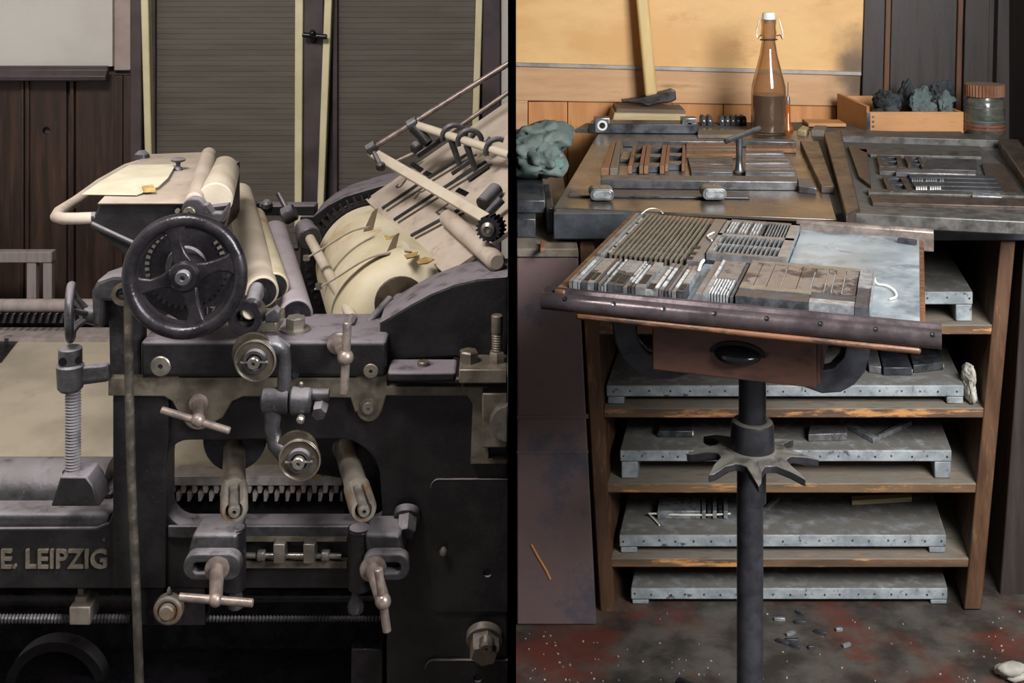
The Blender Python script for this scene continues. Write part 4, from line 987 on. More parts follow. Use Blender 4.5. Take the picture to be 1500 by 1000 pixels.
solo('iron_bar', zb_box(800, 811, 3.24, 0.3, zc, zc + 0.07), M['steel_dark'], 'upright black iron bar on the dark cabinet against the slab', 'metal bar', bev=0.003)
solo('wood_chip', MB().slab([(791, 363), (798, 363), (799, 352), (792, 352)], zc + 0.012, 0.0115), M['reglet'], 'small orange wood chip on the cabinet top beside the iron block', 'wood chip', bev=0.002)
m = lump((0.070, 3.64, zc + 0.086), 0.105, 0.20, 0.115, 3, 0.30)
m.v = [Vector((max(p.x, 0.0105), p.y, p.z)) for p in m.v]
solo('cleaning_rag', m, M['rag_green'], 'crumpled grey green cleaning rag heaped on the black iron block', 'rag')

# -- upright dark board, depth added to stand in for the shaded gap
solo('deep_dark_board', MB().pxprism([(1500, 354), (1580, 354), (1560, 901), (1462, 901), (1488, 560)][::-1], RY + 0.08, 0.9, SK), M['dark_wall'], 'upright dark board deepened to fill the shaded gap outside the rack', 'dark board', bev=0.004)

# ------------------------------------------------------------------ things on the slab
ZP = ZT + 0.010
S = lambda quad, h, t, m=None: (m or MB()).slab(quad, ZT + h, t)
solo('steel_plate', S([(811, 304), (1226, 321), (1188, 192), (884, 183)], 0.010, 0.0095), M['plate_rust'], 'flat rust tinged steel plate carrying the wood and steel lock up', 'steel plate', bev=0.002)

# long bar with two square nuts, lying along the wall edge
hb = 0.012
ba = thing('lock_up_bar', 'dark steel bar with two square nuts lying at the foot of the orange wall', 'steel bar', G(930, 190, ZP))
part(ba, 'bar', S([(842, 189), (1028, 190), (1020, 181), (858, 180)], 0.024, 0.0135), M['steel_r'], 0.002)
part(ba, 'raised_back', S([(862, 181), (1024, 182), (1020, 176), (868, 175)], 0.045, 0.0345), M['steel_dark'], 0.003)
for px in (882, 1010):
    Yn = G(px, 189, ZT + 0.024).y - 0.012
    n = part(ba, 'square_nut', MB().plate([(px - 11, 195), (px + 11, 195), (px + 11, 173), (px - 11, 173)], Yn, 0.05, [circ(px, 184, 4, 12)], 0.003), M['steel_r'] if px > 900 else M['china'] if False else M['steel_r'])
    part(n, 'nut_ring', MB().ring(W(px, 184, Yn), (0, -1, 0), [(0, U(4.2, Yn)), (0, U(8, Yn)), (0.004, U(7, Yn)), (0.004, U(4.8, Yn))], 24), M['china'] if px < 900 else M['steel_r'])

# the forme of wood and metal furniture
def piece(name, quad, h, mat_, label, cat='furniture', t=None, group='lock up furniture on the steel plate', bev=0.002):
    base = 0.0105; h = base + (h - base) * 0.7
    return solo(name, S(quad, h, t or (h - base)), mat_, label, cat, group, bev)
piece('wooden_reglet', [(880, 246), (892, 246), (902, 207), (896, 206)], 0.044, M['reglet'], 'slim orange wooden strip at the open end of the lock up')
piece('grey_reglet', [(893, 246), (905, 246), (910, 205), (903, 206)], 0.042, M['reglet_grey'], 'slim grey strip beside the orange wooden strip')
def frame_block(name, quad, h, wall, mat_, label):       # hollow furniture block with a slot
    t = thing(name, label, 'furniture', G(sum(p[0] for p in quad) / 4, sum(p[1] for p in quad) / 4, ZP), 'lock up furniture on the steel plate')
    (a, b, c, d) = [Vector((p[0], p[1])) for p in quad]
    lerp = lambda p, q, k: tuple(p + (q - p) * k)
    part(t, 'side_bar', S([tuple(a), lerp(a, b, wall), lerp(d, c, wall), tuple(d)], 0.034, 0.0235), mat_, 0.001)
    part(t, 'side_bar', S([lerp(a, b, 1 - wall), tuple(b), tuple(c), lerp(d, c, 1 - wall)], 0.034, 0.0235), mat_, 0.001)
    for k0, k1 in ((0.0, 0.16), (0.44, 0.58), (0.86, 1.0)):
        l0, l1 = Vector(lerp(a, d, k0)), Vector(lerp(a, d, k1)); r0, r1 = Vector(lerp(b, c, k0)), Vector(lerp(b, c, k1))
        part(t, 'cross_bar', S([lerp(l0, r0, wall), lerp(l0, r0, 1 - wall), lerp(l1, r1, 1 - wall), lerp(l1, r1, wall)], 0.030, 0.0195), M['steel_dark'], 0.001)
    return t
frame_block('furniture_block', [(920, 243), (942, 243), (947, 212), (927, 212)], 0.036, 0.26, M['reglet'], 'narrow slotted wooden block beside the gap in the lock up')
frame_block('furniture_block', [(943, 243), (973, 243), (977, 212), (948, 212)], 0.036, 0.22, M['reglet'], 'wide slotted wooden block between two other slotted blocks')
frame_block('furniture_block', [(974, 240), (1003, 240), (1004, 212), (978, 212)], 0.036, 0.16, M['reglet'], 'slotted wooden block touching the brown horizontal strips')
piece('brass_quoin', [(908, 232), (922, 232), (925, 222), (912, 222)], 0.028, M['slug_tan'], 'small dull brass quoin wedge beside the grey strip', 'quoin')
for i, (a, b) in enumerate(((209, 214), (215, 219), (220, 225))):
    piece('wooden_reglet', [(1005, b), (1079, b), (1080, a), (1005, a)], 0.032, M['reglet'] if i != 1 else M['reglet_grey'], 'brown wooden strip in the bank of strips behind the type lines, by the T key')
for i in range(6):
    y = 252 - i * 4.0
    piece('metal_slug', [(1013 - i, y), (1073, y), (1073, y - 3.3), (1012 - i, y - 3.3)], 0.036 + 0.004 * (i == 5) - 0.003 * (i % 2), M['lead_dark'] if i % 3 else M['steel_r'], 'dark metal slug stacked before the brown strips', 'slug', bev=0.0008)
for i in range(7):
    y = 252 - i * 4.6
    x1 = (1166, 1160, 1162, 1155, 1158, 1150, 1148)[i]
    piece('metal_slug', [(1092, y), (x1, y), (x1 - 1, y - 3.9), (1092, y - 3.9)], 0.036 + 0.005 * (i in (3, 6)), M['steel_r'] if i in (0, 3, 6) else M['lead_brown'], 'long pale metal slug stacked between the T key and the slanted bar', 'slug', bev=0.0008)
piece('wooden_reglet', [(1092, 217), (1166, 218), (1165, 213), (1092, 212)], 0.030, M['reglet'], 'broad brown wooden strip behind the pale slugs')
piece('steel_rule', [(1077, 206), (1166, 208), (1164, 204), (1078, 202)], 0.040, M['steel_r'], 'bright steel rule at the back of the pale slugs', 'steel bar')
piece('steel_rule', [(912, 206), (1075, 207), (1076, 203), (914, 202)], 0.040, M['steel_r'], 'bright steel rule at the back of the slotted blocks', 'steel bar')
piece('chase_bar', [(880, 263), (1168, 266), (1168, 258), (882, 256)], 0.046, M['steel_r'], 'long bright steel bar along the open side of the lock up', 'steel bar')
piece('steel_quoin', [(1170, 273), (1196, 275), (1188, 262), (1168, 261)], 0.036, M['steel_r'], 'blunt steel quoin between long bar and slanted bar', 'quoin')
piece('slanted_bar', [(1203, 272), (1222, 272), (1199, 207), (1172, 206)], 0.040, M['chase_rust'], 'slanted rusty bar closing the lock up beside the second chase', 'steel bar')

# galley stick with two knobs
gs = thing('side_stick', 'low dark steel side stick with two oval knobs on the plate edge', 'side stick', G(965, 285, ZP))
part(gs, 'strip', S([(832, 286), (1098, 289), (1098, 280), (836, 277)], 0.016, 0.0055), M['steel_dark'], 0.002)
for px, py in ((882, 285), (1047, 284)):
    b = G(px, 296, ZP)
    k = part(gs, 'knob', MB().plate(rrect(px - 18, py - 8, px + 18, py + 9, 8, 6), b.y - 0.004, 0.06, bevel=0.003), M['lead_brown'])
    part(k, 'knob_face', MB().plate(rrect(px - 14, py - 5, px + 14, py + 6, 5, 5), b.y - 0.007, 0.006, bevel=0.001), M['lead'])
    sp = W(px, py - 8, b.y + 0.03)
    part(k, 'knob_screw', MB().lathe(sp, (0, 0, 1), [(0, 0.015), (0.005, 0.015), (0.008, 0.010), (0.008, 0.004), (0.004, 0.003)], 20), M['slug_tan'])

# T key standing in the forme
kb = G(1083, 254, ZT + 0.011)
tk = thing('quoin_key', 'steel T shaped quoin key standing upright in the lock up', 'quoin key', kb)
kt = W(1085, 203, kb.y)
part(tk, 'shaft', MB().lathe(kb, (0, 0, 1), [(0, 0.018), (0.006, 0.018), (0.012, 0.013), (0.04, 0.009), ((kt - kb).z, 0.011)], 16), M['steel_r'])
part(tk, 'handle', MB().cyl(W(1062, 207, kb.y - 0.03), W(1113, 188, kb.y + 0.05), 0.0085, ch=0.003), M['steel_r'])

# second chase with its forme
def cpiece(name, quad, h, t, mat_, label, cat='furniture', bev=0.002, group='furniture in the second chase'):
    h = 0.007 + (h - 0.007) * 0.5
    return solo(name, S(quad, h, h - 0.0068), mat_, label, cat, group, bev)
ch_ = thing('type_chase', 'heavy rust brown rectangular chase lying on the slab under the wooden box', 'chase', G(1350, 260, ZT))
part(ch_, 'left_bar', S([(1240, 314), (1260, 305), (1232, 190), (1207, 194)], 0.042, 0.041), M['chase_rust'], 0.004)
part(ch_, 'front_bar', S([(1250, 312), (1540, 326), (1530, 308), (1256, 302)], 0.034, 0.033), M['bar_grey'], 0.003)
part(ch_, 'back_bar', S([(1231, 198), (1466, 205), (1464, 197), (1229, 189)], 0.030, 0.029), M['bar_grey'], 0.003)
part(ch_, 'right_bar', S([(1506, 268), (1540, 268), (1492, 204), (1462, 203)], 0.040, 0.039), M['chase_rust'], 0.004)
part(ch_, 'dark_under_plate', S([(1256, 302), (1530, 308), (1470, 204), (1236, 196)], 0.006, 0.0055), M['steel_dark'])
cpiece('steel_furniture', [(1278, 296), (1530, 303), (1527, 291), (1274, 284)], 0.030, 0.023, M['chase_rust'], 'long brown metal strip inside the near bar of the second chase')
cpiece('steel_furniture', [(1272, 281), (1510, 287), (1506, 282), (1270, 276)], 0.032, 0.025, M['bar_grey'], 'long bright metal strip next to the brown strip in the second chase')
cpiece('steel_furniture', [(1258, 258), (1276, 271), (1270, 214), (1242, 213)], 0.030, 0.023, M['chase_rust'], 'slanting brown filler against the left bar of the second chase')
cpiece('steel_furniture', [(1275, 226), (1438, 229), (1436, 221), (1256, 218)], 0.030, 0.023, M['bar_grey'], 'wide grey strip along the back bar of the second chase')
def slot_block(quad, label):
    t = thing('slotted_furniture', label, 'furniture', G(sum(p[0] for p in quad) / 4, sum(p[1] for p in quad) / 4, ZT + 0.007), 'furniture in the second chase')
    (a, b, c, d) = [Vector(p) for p in quad]
    lerp = lambda p, q, k: tuple(p + (q - p) * k)
    for k0, k1 in ((0, 0.2), (0.8, 1)):
        part(t, 'side_bar', S([lerp(a, b, k0), lerp(a, b, k1), lerp(d, c, k1), lerp(d, c, k0)], 0.021, 0.014), M['chase_rust'], 0.001)
    for k0, k1 in ((0, 0.16), (0.45, 0.6), (0.86, 1)):
        l0, l1, r0, r1 = [Vector(v) for v in (lerp(a, d, k0), lerp(a, d, k1), lerp(b, c, k0), lerp(b, c, k1))]
        part(t, 'cross_bar', S([lerp(l0, r0, 0.2), lerp(l0, r0, 0.8), lerp(l1, r1, 0.8), lerp(l1, r1, 0.2)], 0.018, 0.011), M['steel_dark'], 0.001)
slot_block([(1288, 243), (1322, 244), (1320, 228), (1284, 227)], 'dark slotted block at the back left of the second chase')
slot_block([(1330, 240), (1354, 241), (1348, 229), (1324, 228)], 'small dark slotted block beside the grey ramp plate')
slot_block([(1302, 280), (1338, 281), (1324, 258), (1292, 257)], 'dark slotted block beside the white faced type line')
cpiece('steel_furniture', [(1350, 247), (1432, 249), (1430, 233), (1364, 231)], 0.034, 0.027, M['lead_dark'], 'grey ramp plate in the middle of the second chase')
cpiece('steel_furniture', [(1288, 250), (1330, 251), (1328, 245), (1288, 244)], 0.034, 0.027, M['bar_grey'], 'short bright strip before the dark slotted block')
cpiece('steel_furniture', [(1312, 252), (1430, 255), (1428, 250), (1314, 247)], 0.038, 0.031, M['steel_r'], 'raised bright rule before the ramp plate')
for i in range(4):
    y = 277 - i * 6
    o_ = cpiece('type_line', [(1342 - i * 3, y), (1470 - i * 4, y + 3), (1468 - i * 4, y - 2), (1340 - i * 3, y - 5)], 0.028 + 0.003 * (i % 2), 0.02, M['lead_dark'], ('type row with white inked faces in the second chase', 'dark type row directly behind the white faced one', 'type row with a grey worn face line in the second chase', 'dark type row under the raised bright rule')[i], 'type line', 0.0008, 'type lines in the second chase')
    if i in (0, 2):
        m = MB()
        for k in range(11 if i == 0 else 14):
            x_ = 1342 - i * 3 + k * 3.4
            if k % 6 == 5: continue
            m.slab([(x_, y - 1), (x_ + 2.2, y - 1), (x_ + 2.2, y - 4), (x_, y - 4)], ZT + 0.0205, 0.004)
        OFF[o_] = OFF[o_]
        part(o_, 'type_faces', m, M['china'] if i == 0 else M['lead'], kind='stuff')
cpiece('steel_furniture', [(1452, 283), (1500, 286), (1470, 240), (1438, 238)], 0.026, 0.019, M['chase_rust'], 'dark slanting filler against the right bar of the second chase')
cpiece('steel_furniture', [(1424, 286), (1468, 288), (1464, 282), (1424, 281)], 0.036, 0.029, M['lead'], 'pale metal block at the near corner of the second chase')

# ---- things along the back of the slab
# split wood block with the hammer on it
yb = 192
wb = thing('wood_block', 'split pale wood block carrying the hammer', 'wood block', G(950, 186, ZT))
YH = G(950, 184, ZT).y
part(wb, 'block', MB().pxprism([(895, 184), (1007, 183), (1007, 175), (1004, 167), (900, 165)], YH, 0.16), M['split_wood'], 0.004)
part(wb, 'dark_top', MB().pxprism([(901, 167), (1004, 169), (1004, 161), (903, 159)], YH + 0.004, 0.15), M['bark'], 0.004)
hm = thing('hammer', 'cross peen hammer with pale ash handle standing on the split wood block', 'hammer', W(952, 152, YH + 0.06))
HYY = YH + 0.06
head = [(911, 147), (922, 146), (944, 142), (966, 136), (984, 131), (990, 134), (991, 146), (984, 150), (966, 152), (954, 155), (948, 156), (940, 152), (924, 151), (912, 150)]
part(hm, 'head', MB().plate(head, HYY, 0.05, bevel=0.005), M['hammer'], label='dark steel hammer head')
m = MB().hexa([W(945, 142, HYY), W(963, 139, HYY), W(963, 139, HYY + 0.045), W(945, 142, HYY + 0.045), W(926, -60, HYY + 0.03), W(945, -60, HYY + 0.03), W(945, -60, HYY + 0.07), W(926, -60, HYY + 0.07)])
part(hm, 'handle', m, M['handle'], 0.010, label='pale ash handle', seg=3)

# row of quoins
for k, px in enumerate((1031, 1040, 1058, 1066, 1074, 1082, 1090)):
    Yq = G(px, 187, ZT).y
    q_ = thing('expanding_quoin', 'small black quoin in the row between the wood block and the bottle', 'quoin', W(px, 187, Yq), 'row of black quoins')
    part(q_, 'body', MB().pxprism([(px - 3.8, 187), (px + 3.8, 187), (px + 3.8, 174), (px + 2, 170), (px - 2, 170), (px - 3.8, 174)], Yq, 0.05), M['cast'], 0.002)
    part(q_, 'bright_screw', MB().lathe(W(px, 178, Yq), (0, -1, 0), [(0, U(2.2, Yq)), (0.004, U(2.2, Yq)), (0.005, U(1.2, Yq))], 12), M['steel'])
solo('low_block', S([(1022, 197), (1092, 197), (1092, 190), (1022, 190)], 0.024, 0.0134), M['reglet_grey'], 'low grey wood strip before the row of black quoins', 'furniture', bev=0.002)

# swing top bottle
bo = G(1126, 194, ZP + 0.0006); BY = bo.y
bt = thing('swing_top_bottle', 'brownish swing top glass bottle half full of brown liquid', 'bottle', bo)
h = lambda y: U(194 - y, BY)
prof = [(0, U(23, BY)), (0.008, U(25.5, BY)), (h(140), U(25.5, BY)), (h(125), U(24.5, BY)), (h(100), U(18, BY)), (h(80), U(13, BY)), (h(60), U(10, BY)), (h(52), U(11, BY)), (h(48), U(11.5, BY)), (h(40), U(10.5, BY)), (h(32), U(11, BY)), (h(28), U(11, BY))]
inner = [(hh if i else 0.006, max(r_ - 0.006, 0.004)) for i, (hh, r_) in enumerate(prof)]
m = MB(); full = prof + inner[::-1]
m.lathe(bo, (0, 0, 1), full, 40)
m.f = m.f[:-2] + [m.f[-2]] + [tuple(reversed(m.f[-1]))]
part(bt, 'glass', m, M['glass'])
part(bt, 'liquid', MB().lathe(bo + Vector((0, 0, 0.0075)), (0, 0, 1), [(0, U(21, BY)), (h(140) - 0.01, U(23, BY)), (h(139) - 0.006, U(22.8, BY))], 40), M['liquid'], label='brown liquid')
part(bt, 'stopper', MB().lathe(bo + Vector((0, 0, h(29))), (0, 0, 1), [(-0.012, U(6, BY)), (0, U(7, BY)), (0.001, U(10, BY)), (h(20) - h(29), U(9.5, BY)), (h(18) - h(29), U(8, BY))], 24), M['china'], label='white china stopper')
for s in (-1, 1):
    pts = [bo + Vector((s * U(9, BY), -0.004, h(25))), bo + Vector((s * U(15, BY), -0.01, h(30))), bo + Vector((s * U(19, BY), -0.015, h(46))), bo + Vector((s * U(18, BY), -0.02, h(56))), bo + Vector((s * U(14, BY), -0.03, h(50))), bo + Vector((s * U(11, BY), -0.01, h(52)))]
    part(bt, 'wire_bail', MB().tube(pts, 0.0022, 8), M['wire'])
part(bt, 'wire_bail', MB().torus(bo + Vector((0, 0, h(58))), (0, 0.15, 1), U(12, BY), 0.0025, 32, 8), M['wire'])

vo = G(1154, 194, ZT)
vb = thing('syringe_oiler', 'slender amber dropper bottle with a needle spout beside the big bottle', 'dropper', vo)
vy = vo.y; h2 = lambda y: U(194 - y, vy)
part(vb, 'body', MB().lathe(vo, (0, 0, 1), [(0, U(8, vy)), (h2(186), U(8, vy)), (h2(180), U(4, vy)), (h2(152), U(3.4, vy))], 20), M['amber'], label='amber body')
part(vb, 'cap', MB().lathe(vo + Vector((0, 0, h2(152))), (0, 0, 1), [(0, U(3.4, vy)), (h2(146) - h2(152), U(3.4, vy)), (h2(141) - h2(152), U(2.4, vy))], 16), M['steel'])
part(vb, 'needle', MB().cyl(vo + Vector((0, 0, h2(141))), vo + Vector((0.001, 0, h2(120))), 0.0015, seg=8), M['wire'])

# wooden off-cuts between bottle and chase
solo('wood_offcut', S([(1168, 190), (1180, 192), (1185, 186), (1176, 183)], 0.028, 0.027), M['split_wood'], 'pale splintered wood chip beside the dropper', 'off-cut', bev=0.003)
solo('wood_offcut', MB().pxprism([(1184, 186), (1240, 186), (1240, 181), (1184, 180)], 4.50, 0.1), M['box_wood'], 'flat pale wood strip between the dropper and the wooden box', 'off-cut', bev=0.003)
solo('wood_offcut', S([(1188, 190), (1208, 190), (1212, 184), (1194, 183)], 0.030, 0.029), M['reglet_grey'], 'dull grey wood off-cut touching the corner of the second chase', 'off-cut', bev=0.003)

# open wooden box full of rags
YX = 4.42
zx = ZT + 0.0005
bxo = thing('wooden_box', 'low open pale wooden box holding dark rags', 'box', (xpx(1335, YX), YX + 0.12, zx))
xl, xr_ = xpx(1270, YX), xpx(1412, YX)
zt_ = zpx(164, YX); xb = xpx(1245, YX) + 0.0
part(bxo, 'front_board', MB().box((xl, YX, zx), (xr_, YX + 0.015, zt_)), M['box_wood'], 0.002)
bl = Vector((xpx(1246, 4.70), 4.70, 0)); 
part(bxo, 'end_board', MB().hexa([(xl, YX + 0.001, zx), (xl + 0.014, YX + 0.016, zx), (xl - 0.020, 4.70, zx), (xl - 0.034, 4.70, zx), (xl, YX + 0.001, zt_ + 0.02), (xl + 0.014, YX + 0.016, zt_ + 0.02), (xl - 0.020, 4.70, zt_ + 0.03), (xl - 0.034, 4.70, zt_ + 0.03)]), M['box_wood'], 0.002)
part(bxo, 'end_board', MB().hexa([(xr_ - 0.014, YX + 0.016, zx), (xr_, YX + 0.016, zx), (xr_, 4.70, zx), (xr_ - 0.014, 4.70, zx), (xr_ - 0.014, YX + 0.016, zt_), (xr_, YX + 0.016, zt_), (xr_, 4.70, zt_), (xr_ - 0.014, 4.70, zt_)]), M['box_wood'], 0.002)
part(bxo, 'back_board', MB().box((xl - 0.02, 4.70, zx), (xr_, 4.714, zt_ + 0.02)), M['box_wood'], 0.002)
part(bxo, 'bottom_board', MB().box((xl + 0.015, YX + 0.016, zx), (xr_ - 0.015, 4.699, zx + 0.012)), M['box_wood'])
for y in (171, 178, 185): part(bxo, 'box_nail', MB().lathe(W(1279, y, YX), (0, -1, 0), [(0, 0.0045), (0.002, 0.0045), (0.003, 0.003)], 10), M['steel'])
part(bxo, 'corner_strip', MB().pxbox(1270.5, 165, 1275, 197, YX - 0.002, 0.004), M['steel_dark'])
def rag(px, Y, sx, sy, sz, seed, m_, label, zb_=None, amp=0.42):
    m = lump((xpx(px, Y), Y, zx + 0.0135 if zb_ is None else zb_), sx, sy, sz, seed, amp)
    m.v = [Vector((min(max(p.x, xl + 0.016), xr_ - 0.016), min(max(p.y, YX + 0.017), 4.697), p.z)) if p.z < zt_ + 0.03 else p for p in m.v]
    return solo('rag', m, M[m_], label, 'rag', 'rags in the wooden box')
rag(1296, 4.55, 0.056, 0.085, 0.092, 5, 'rag_dark', 'black rag curling at the notched end of the wooden box')
rag(1326, 4.62, 0.040, 0.055, 0.110, 6, 'rag_dark', 'black bunched rag in the middle of the wooden box')
rag(1352, 4.50, 0.050, 0.048, 0.105, 7, 'rag_grey', 'slate grey rag bulging over the front of the wooden box')
rag(1388, 4.51, 0.040, 0.048, 0.092, 8, 'rag_grey', 'slate grey rag packed beside the jar end of the box')
rag(1378, 4.65, 0.060, 0.036, 0.110, 9, 'rag_dark', 'dark blue black rag on top at the back of the box')
# hanging point of the grey rag
# jar
jo = G(1442, 196, ZT); JY = jo.y
ja = thing('jar', 'dark patterned jar with red bands and a ribbed brown lid', 'jar', jo)
hj = lambda y: U(196 - y, JY)
part(ja, 'body', MB().lathe(jo, (0, 0, 1), [(0, U(27, JY)), (0.006, U(28.5, JY)), (hj(180), U(28.5, JY)), (hj(152), U(28.5, JY)), (hj(146), U(26.5, JY)), (hj(142), U(24, JY)), (hj(139), U(24, JY))], 40), M['jar_glass'])
for y in (188, 183): part(ja, 'red_band', MB().ring(jo + Vector((0, 0, hj(y))), (0, 0, 1), [(0, U(28, JY)), (0, U(29, JY)), (U(3, JY), U(29, JY)), (U(3, JY), U(28, JY))], 40), M['jar_band'])
for y in (176, 156): part(ja, 'dotted_band', MB().ring(jo + Vector((0, 0, hj(y))), (0, 0, 1), [(0, U(28, JY)), (0, U(28.9, JY)), (U(1.5, JY), U(28.9, JY)), (U(1.5, JY), U(28, JY))], 40), M['lead_brown'])
m = MB(); ringp = []
for i in range(72):
    a = 2 * math.pi * i / 72; r_ = U(28 if i % 2 else 26.5, JY)
    ringp.append(jo + Vector((r_ * math.cos(a), r_ * math.sin(a), hj(140))))
part(ja, 'lid', MB().prism(ringp, (0, 0, U(17, JY))), M['jar_lid'])

# ------------------------------------------------------------------ composing stand
ZTR = EYE - 0.70
f_l, f_r, b_r, b_l = G(802, 431, ZTR), G(1374, 486, ZTR), G(1355, 348, ZTR), G(905, 316, ZTR)
ua = (f_r - f_l).normalized(); va = Vector((-ua.y, ua.x, 0))
TWd = (f_r - f_l).length; TDp = ((b_l - f_l).dot(va) + (b_r - f_r).dot(va)) / 2
UP = Vector((0, 0, 1))
def TL(u, v, h_=0.0): return f_l + ua * u + va * v + UP * h_
def TI(px, py, h_=0.0):
    p = G(px, py, ZTR + h_) - f_l
    return p.dot(ua), p.dot(va)
def TV(px, py, v):                                        # point of the upright plane v = const seen at an image point -> (u, h)
    d = W(px, py, 1.0) - Vector((0, 0, EYE)); o = Vector((0, 0, EYE)); p0 = TL(0, v)
    q = o + d * ((p0 - o).dot(va) / d.dot(va)) - f_l
    return q.dot(ua), q.z
def tbox(u0, u1, v0, v1, h0, h1, m=None):
    m = m or MB()
    return m.hexa([TL(u0, v0, h0), TL(u1, v0, h0), TL(u1, v1, h0), TL(u0, v1, h0), TL(u0, v0, h1), TL(u1, v0, h1), TL(u1, v1, h1), TL(u0, v1, h1)])
pc = TL(TWd * 0.5 - 0.008, TDp * 0.5)
st = thing('composing_stand', 'composing stand with zinc topped tray, small drawer and black iron post', 'stand', (pc.x, pc.y, 0.0))
tr = part(st, 'tray', tbox(0.015, TWd - 0.02, 0.0, TDp, -0.028, -0.003), M['drawer_edge'], 0.004, label='wooden tray board')
part(tr, 'zinc_sheet', tbox(0.035, TWd - 0.03, 0.012, TDp - 0.01, -0.003, 0.0), M['tray_zinc'], label='bright zinc sheet')
part(tr, 'front_strip', tbox(0.06, TWd - 0.028, -0.016, 0.02, -0.039, -0.0265), M['drawer_edge'], 0.005)
part(tr, 'side_edge', tbox(0.012, 0.034, 0.0, TDp, -0.004, 0.010), M['drawer_edge'], 0.003)
# front rail: half round moulding with screw holes
rail = MB()
prof = [(-0.012, -0.026)] + [(-0.004 - 0.016 * math.cos(R(t_)), -0.012 + 0.017 * math.sin(R(t_))) for t_ in range(-44, 95, 12)] + [(0.004, 0.004), (0.008, 0.010), (0.013, 0.012), (0.0155, 0.008), (0.0155, -0.026)]
rail.prism([TL(-0.008, v, hh) for v, hh in prof], ua * (TWd + 0.014))
fr2 = part(st, 'front_rail', rail, M['rail'], 0.0, label='polished half round front rail')
for i in range(8):
    u = 0.02 + i * (TWd - 0.03) / 7.2
    if u > TWd: break
    o = TL(u + 0.02, -0.004 - 0.0158 * math.cos(R(42)), -0.012 + 0.0168 * math.sin(R(42)))
    part(fr2, 'screw', MB().lathe(o, -va * 0.74 + UP * 0.67, [(0, 0.0048), (0.0012, 0.0046), (0.0014, 0.002), (0.0008, 0.001)], 12), M['gloss_black'])
ub0, _ = TI(1166, 336); ub1, _ = TI(1368, 352)
rail = MB().prism([TL(ub0, TDp + v, hh) for v, hh in [(-0.010, -0.028), (-0.010, 0.016), (-0.004, 0.022), (0.006, 0.022), (0.012, 0.014), (0.012, -0.028)]], ua * (ub1 - ub0))
part(st, 'back_rail', rail, M['pink_steel'], 0.002, label='pinkish back rail')
rail = MB().prism([TL(0.05, TDp + v, hh) for v, hh in [(-0.010, -0.028), (-0.010, 0.006), (0.006, 0.008), (0.012, 0.0), (0.012, -0.028)]], ua * (ub0 - 0.05))
part(st, 'back_rail', rail, M['drawer_edge'], 0.002)
u, v = TI(1329, 357)
part(tr, 'wedge', MB().obox(TL(u, v, 0.005), ua - va * 0.35, va + ua * 0.35, UP, 0.04, 0.014, 0.012), M['steel_dark'], 0.001)
# apron and drawer
v_d = 0.10
u0, hA = TV(960, 478, v_d); u1, hB = TV(1201, 492, v_d); _, hC = TV(959, 542, v_d); _, hD = TV(1199, 560, v_d)
hb_ = (hC + hD) / 2
part(st, 'apron', tbox(0.09, TWd - 0.05, 0.03, TDp - 0.04, -0.05, -0.028), M['drawer_edge'], 0.004)
dr = part(st, 'drawer', tbox(u0, u1, v_d, v_d + 0.32, hb_, -0.034), M['drawer'], 0.003, label='mahogany drawer')
uc, hc_ = TV(1082, 513, v_d)
part(dr, 'drawer_front', tbox(u0 - 0.004, u1 - 0.006, v_d - 0.012, v_d, hb_ - 0.002, -0.036), M['drawer'], 0.003)
# cup pull
a_, b_ = U(35, 2.35), U(13.5, 2.35)
m = MB(); n, rows_ = 28, 8
for i in range(rows_ + 1):
    t_ = i / rows_ * math.pi / 2
    for k in range(n):
        s_ = 2 * math.pi * k / n
        up_ = math.sin(s_)
        m.v.append(TL(uc + a_ * math.cos(s_) * math.cos(t_), v_d - 0.0125 - 0.030 * math.sin(t_), hc_ - 0.002 + b_ * up_ * math.cos(t_) - 0.006 * math.sin(t_)))
for i in range(rows_):
    for k in range(n): m.f.append((i * n + k, i * n + (k + 1) % n, (i + 1) * n + (k + 1) % n, (i + 1) * n + k))
part(dr, 'cup_pull', m, M['gloss_black'], label='black enamel cup pull')
pl = [TL(uc + U(41, 2.35) * math.cos(math.pi * k / 16), v_d - 0.0125, hc_ - 0.004 + U(20, 2.35) * math.sin(math.pi * k / 16)) for k in range(17)]
part(dr, 'pull_plate', MB().prism(pl, -va * 0.004), M['gloss_black'], 0.001)
# curved bracket arms
YA = 2.66
la = [(898, 470), (900, 500), (910, 524), (930, 545), (955, 556), (985, 556), (1010, 548), (1010, 520), (968, 522), (950, 516), (938, 502), (934, 485), (934, 470)]
la = [(x_, y_) for x_, y_ in la]
part(st, 'bracket_arm', MB().plate(la, 2.52, 0.035, bevel=0.004), M['cast'])
ra2 = [(1276, 492), (1275, 515), (1268, 545), (1252, 564), (1232, 575), (1205, 577), (1180, 568), (1160, 556), (1160, 540), (1200, 543), (1222, 539), (1236, 524), (1241, 505), (1242, 490)]
part(st, 'bracket_arm', MB().plate(ra2, 2.42, 0.035, bevel=0.004), M['cast'])
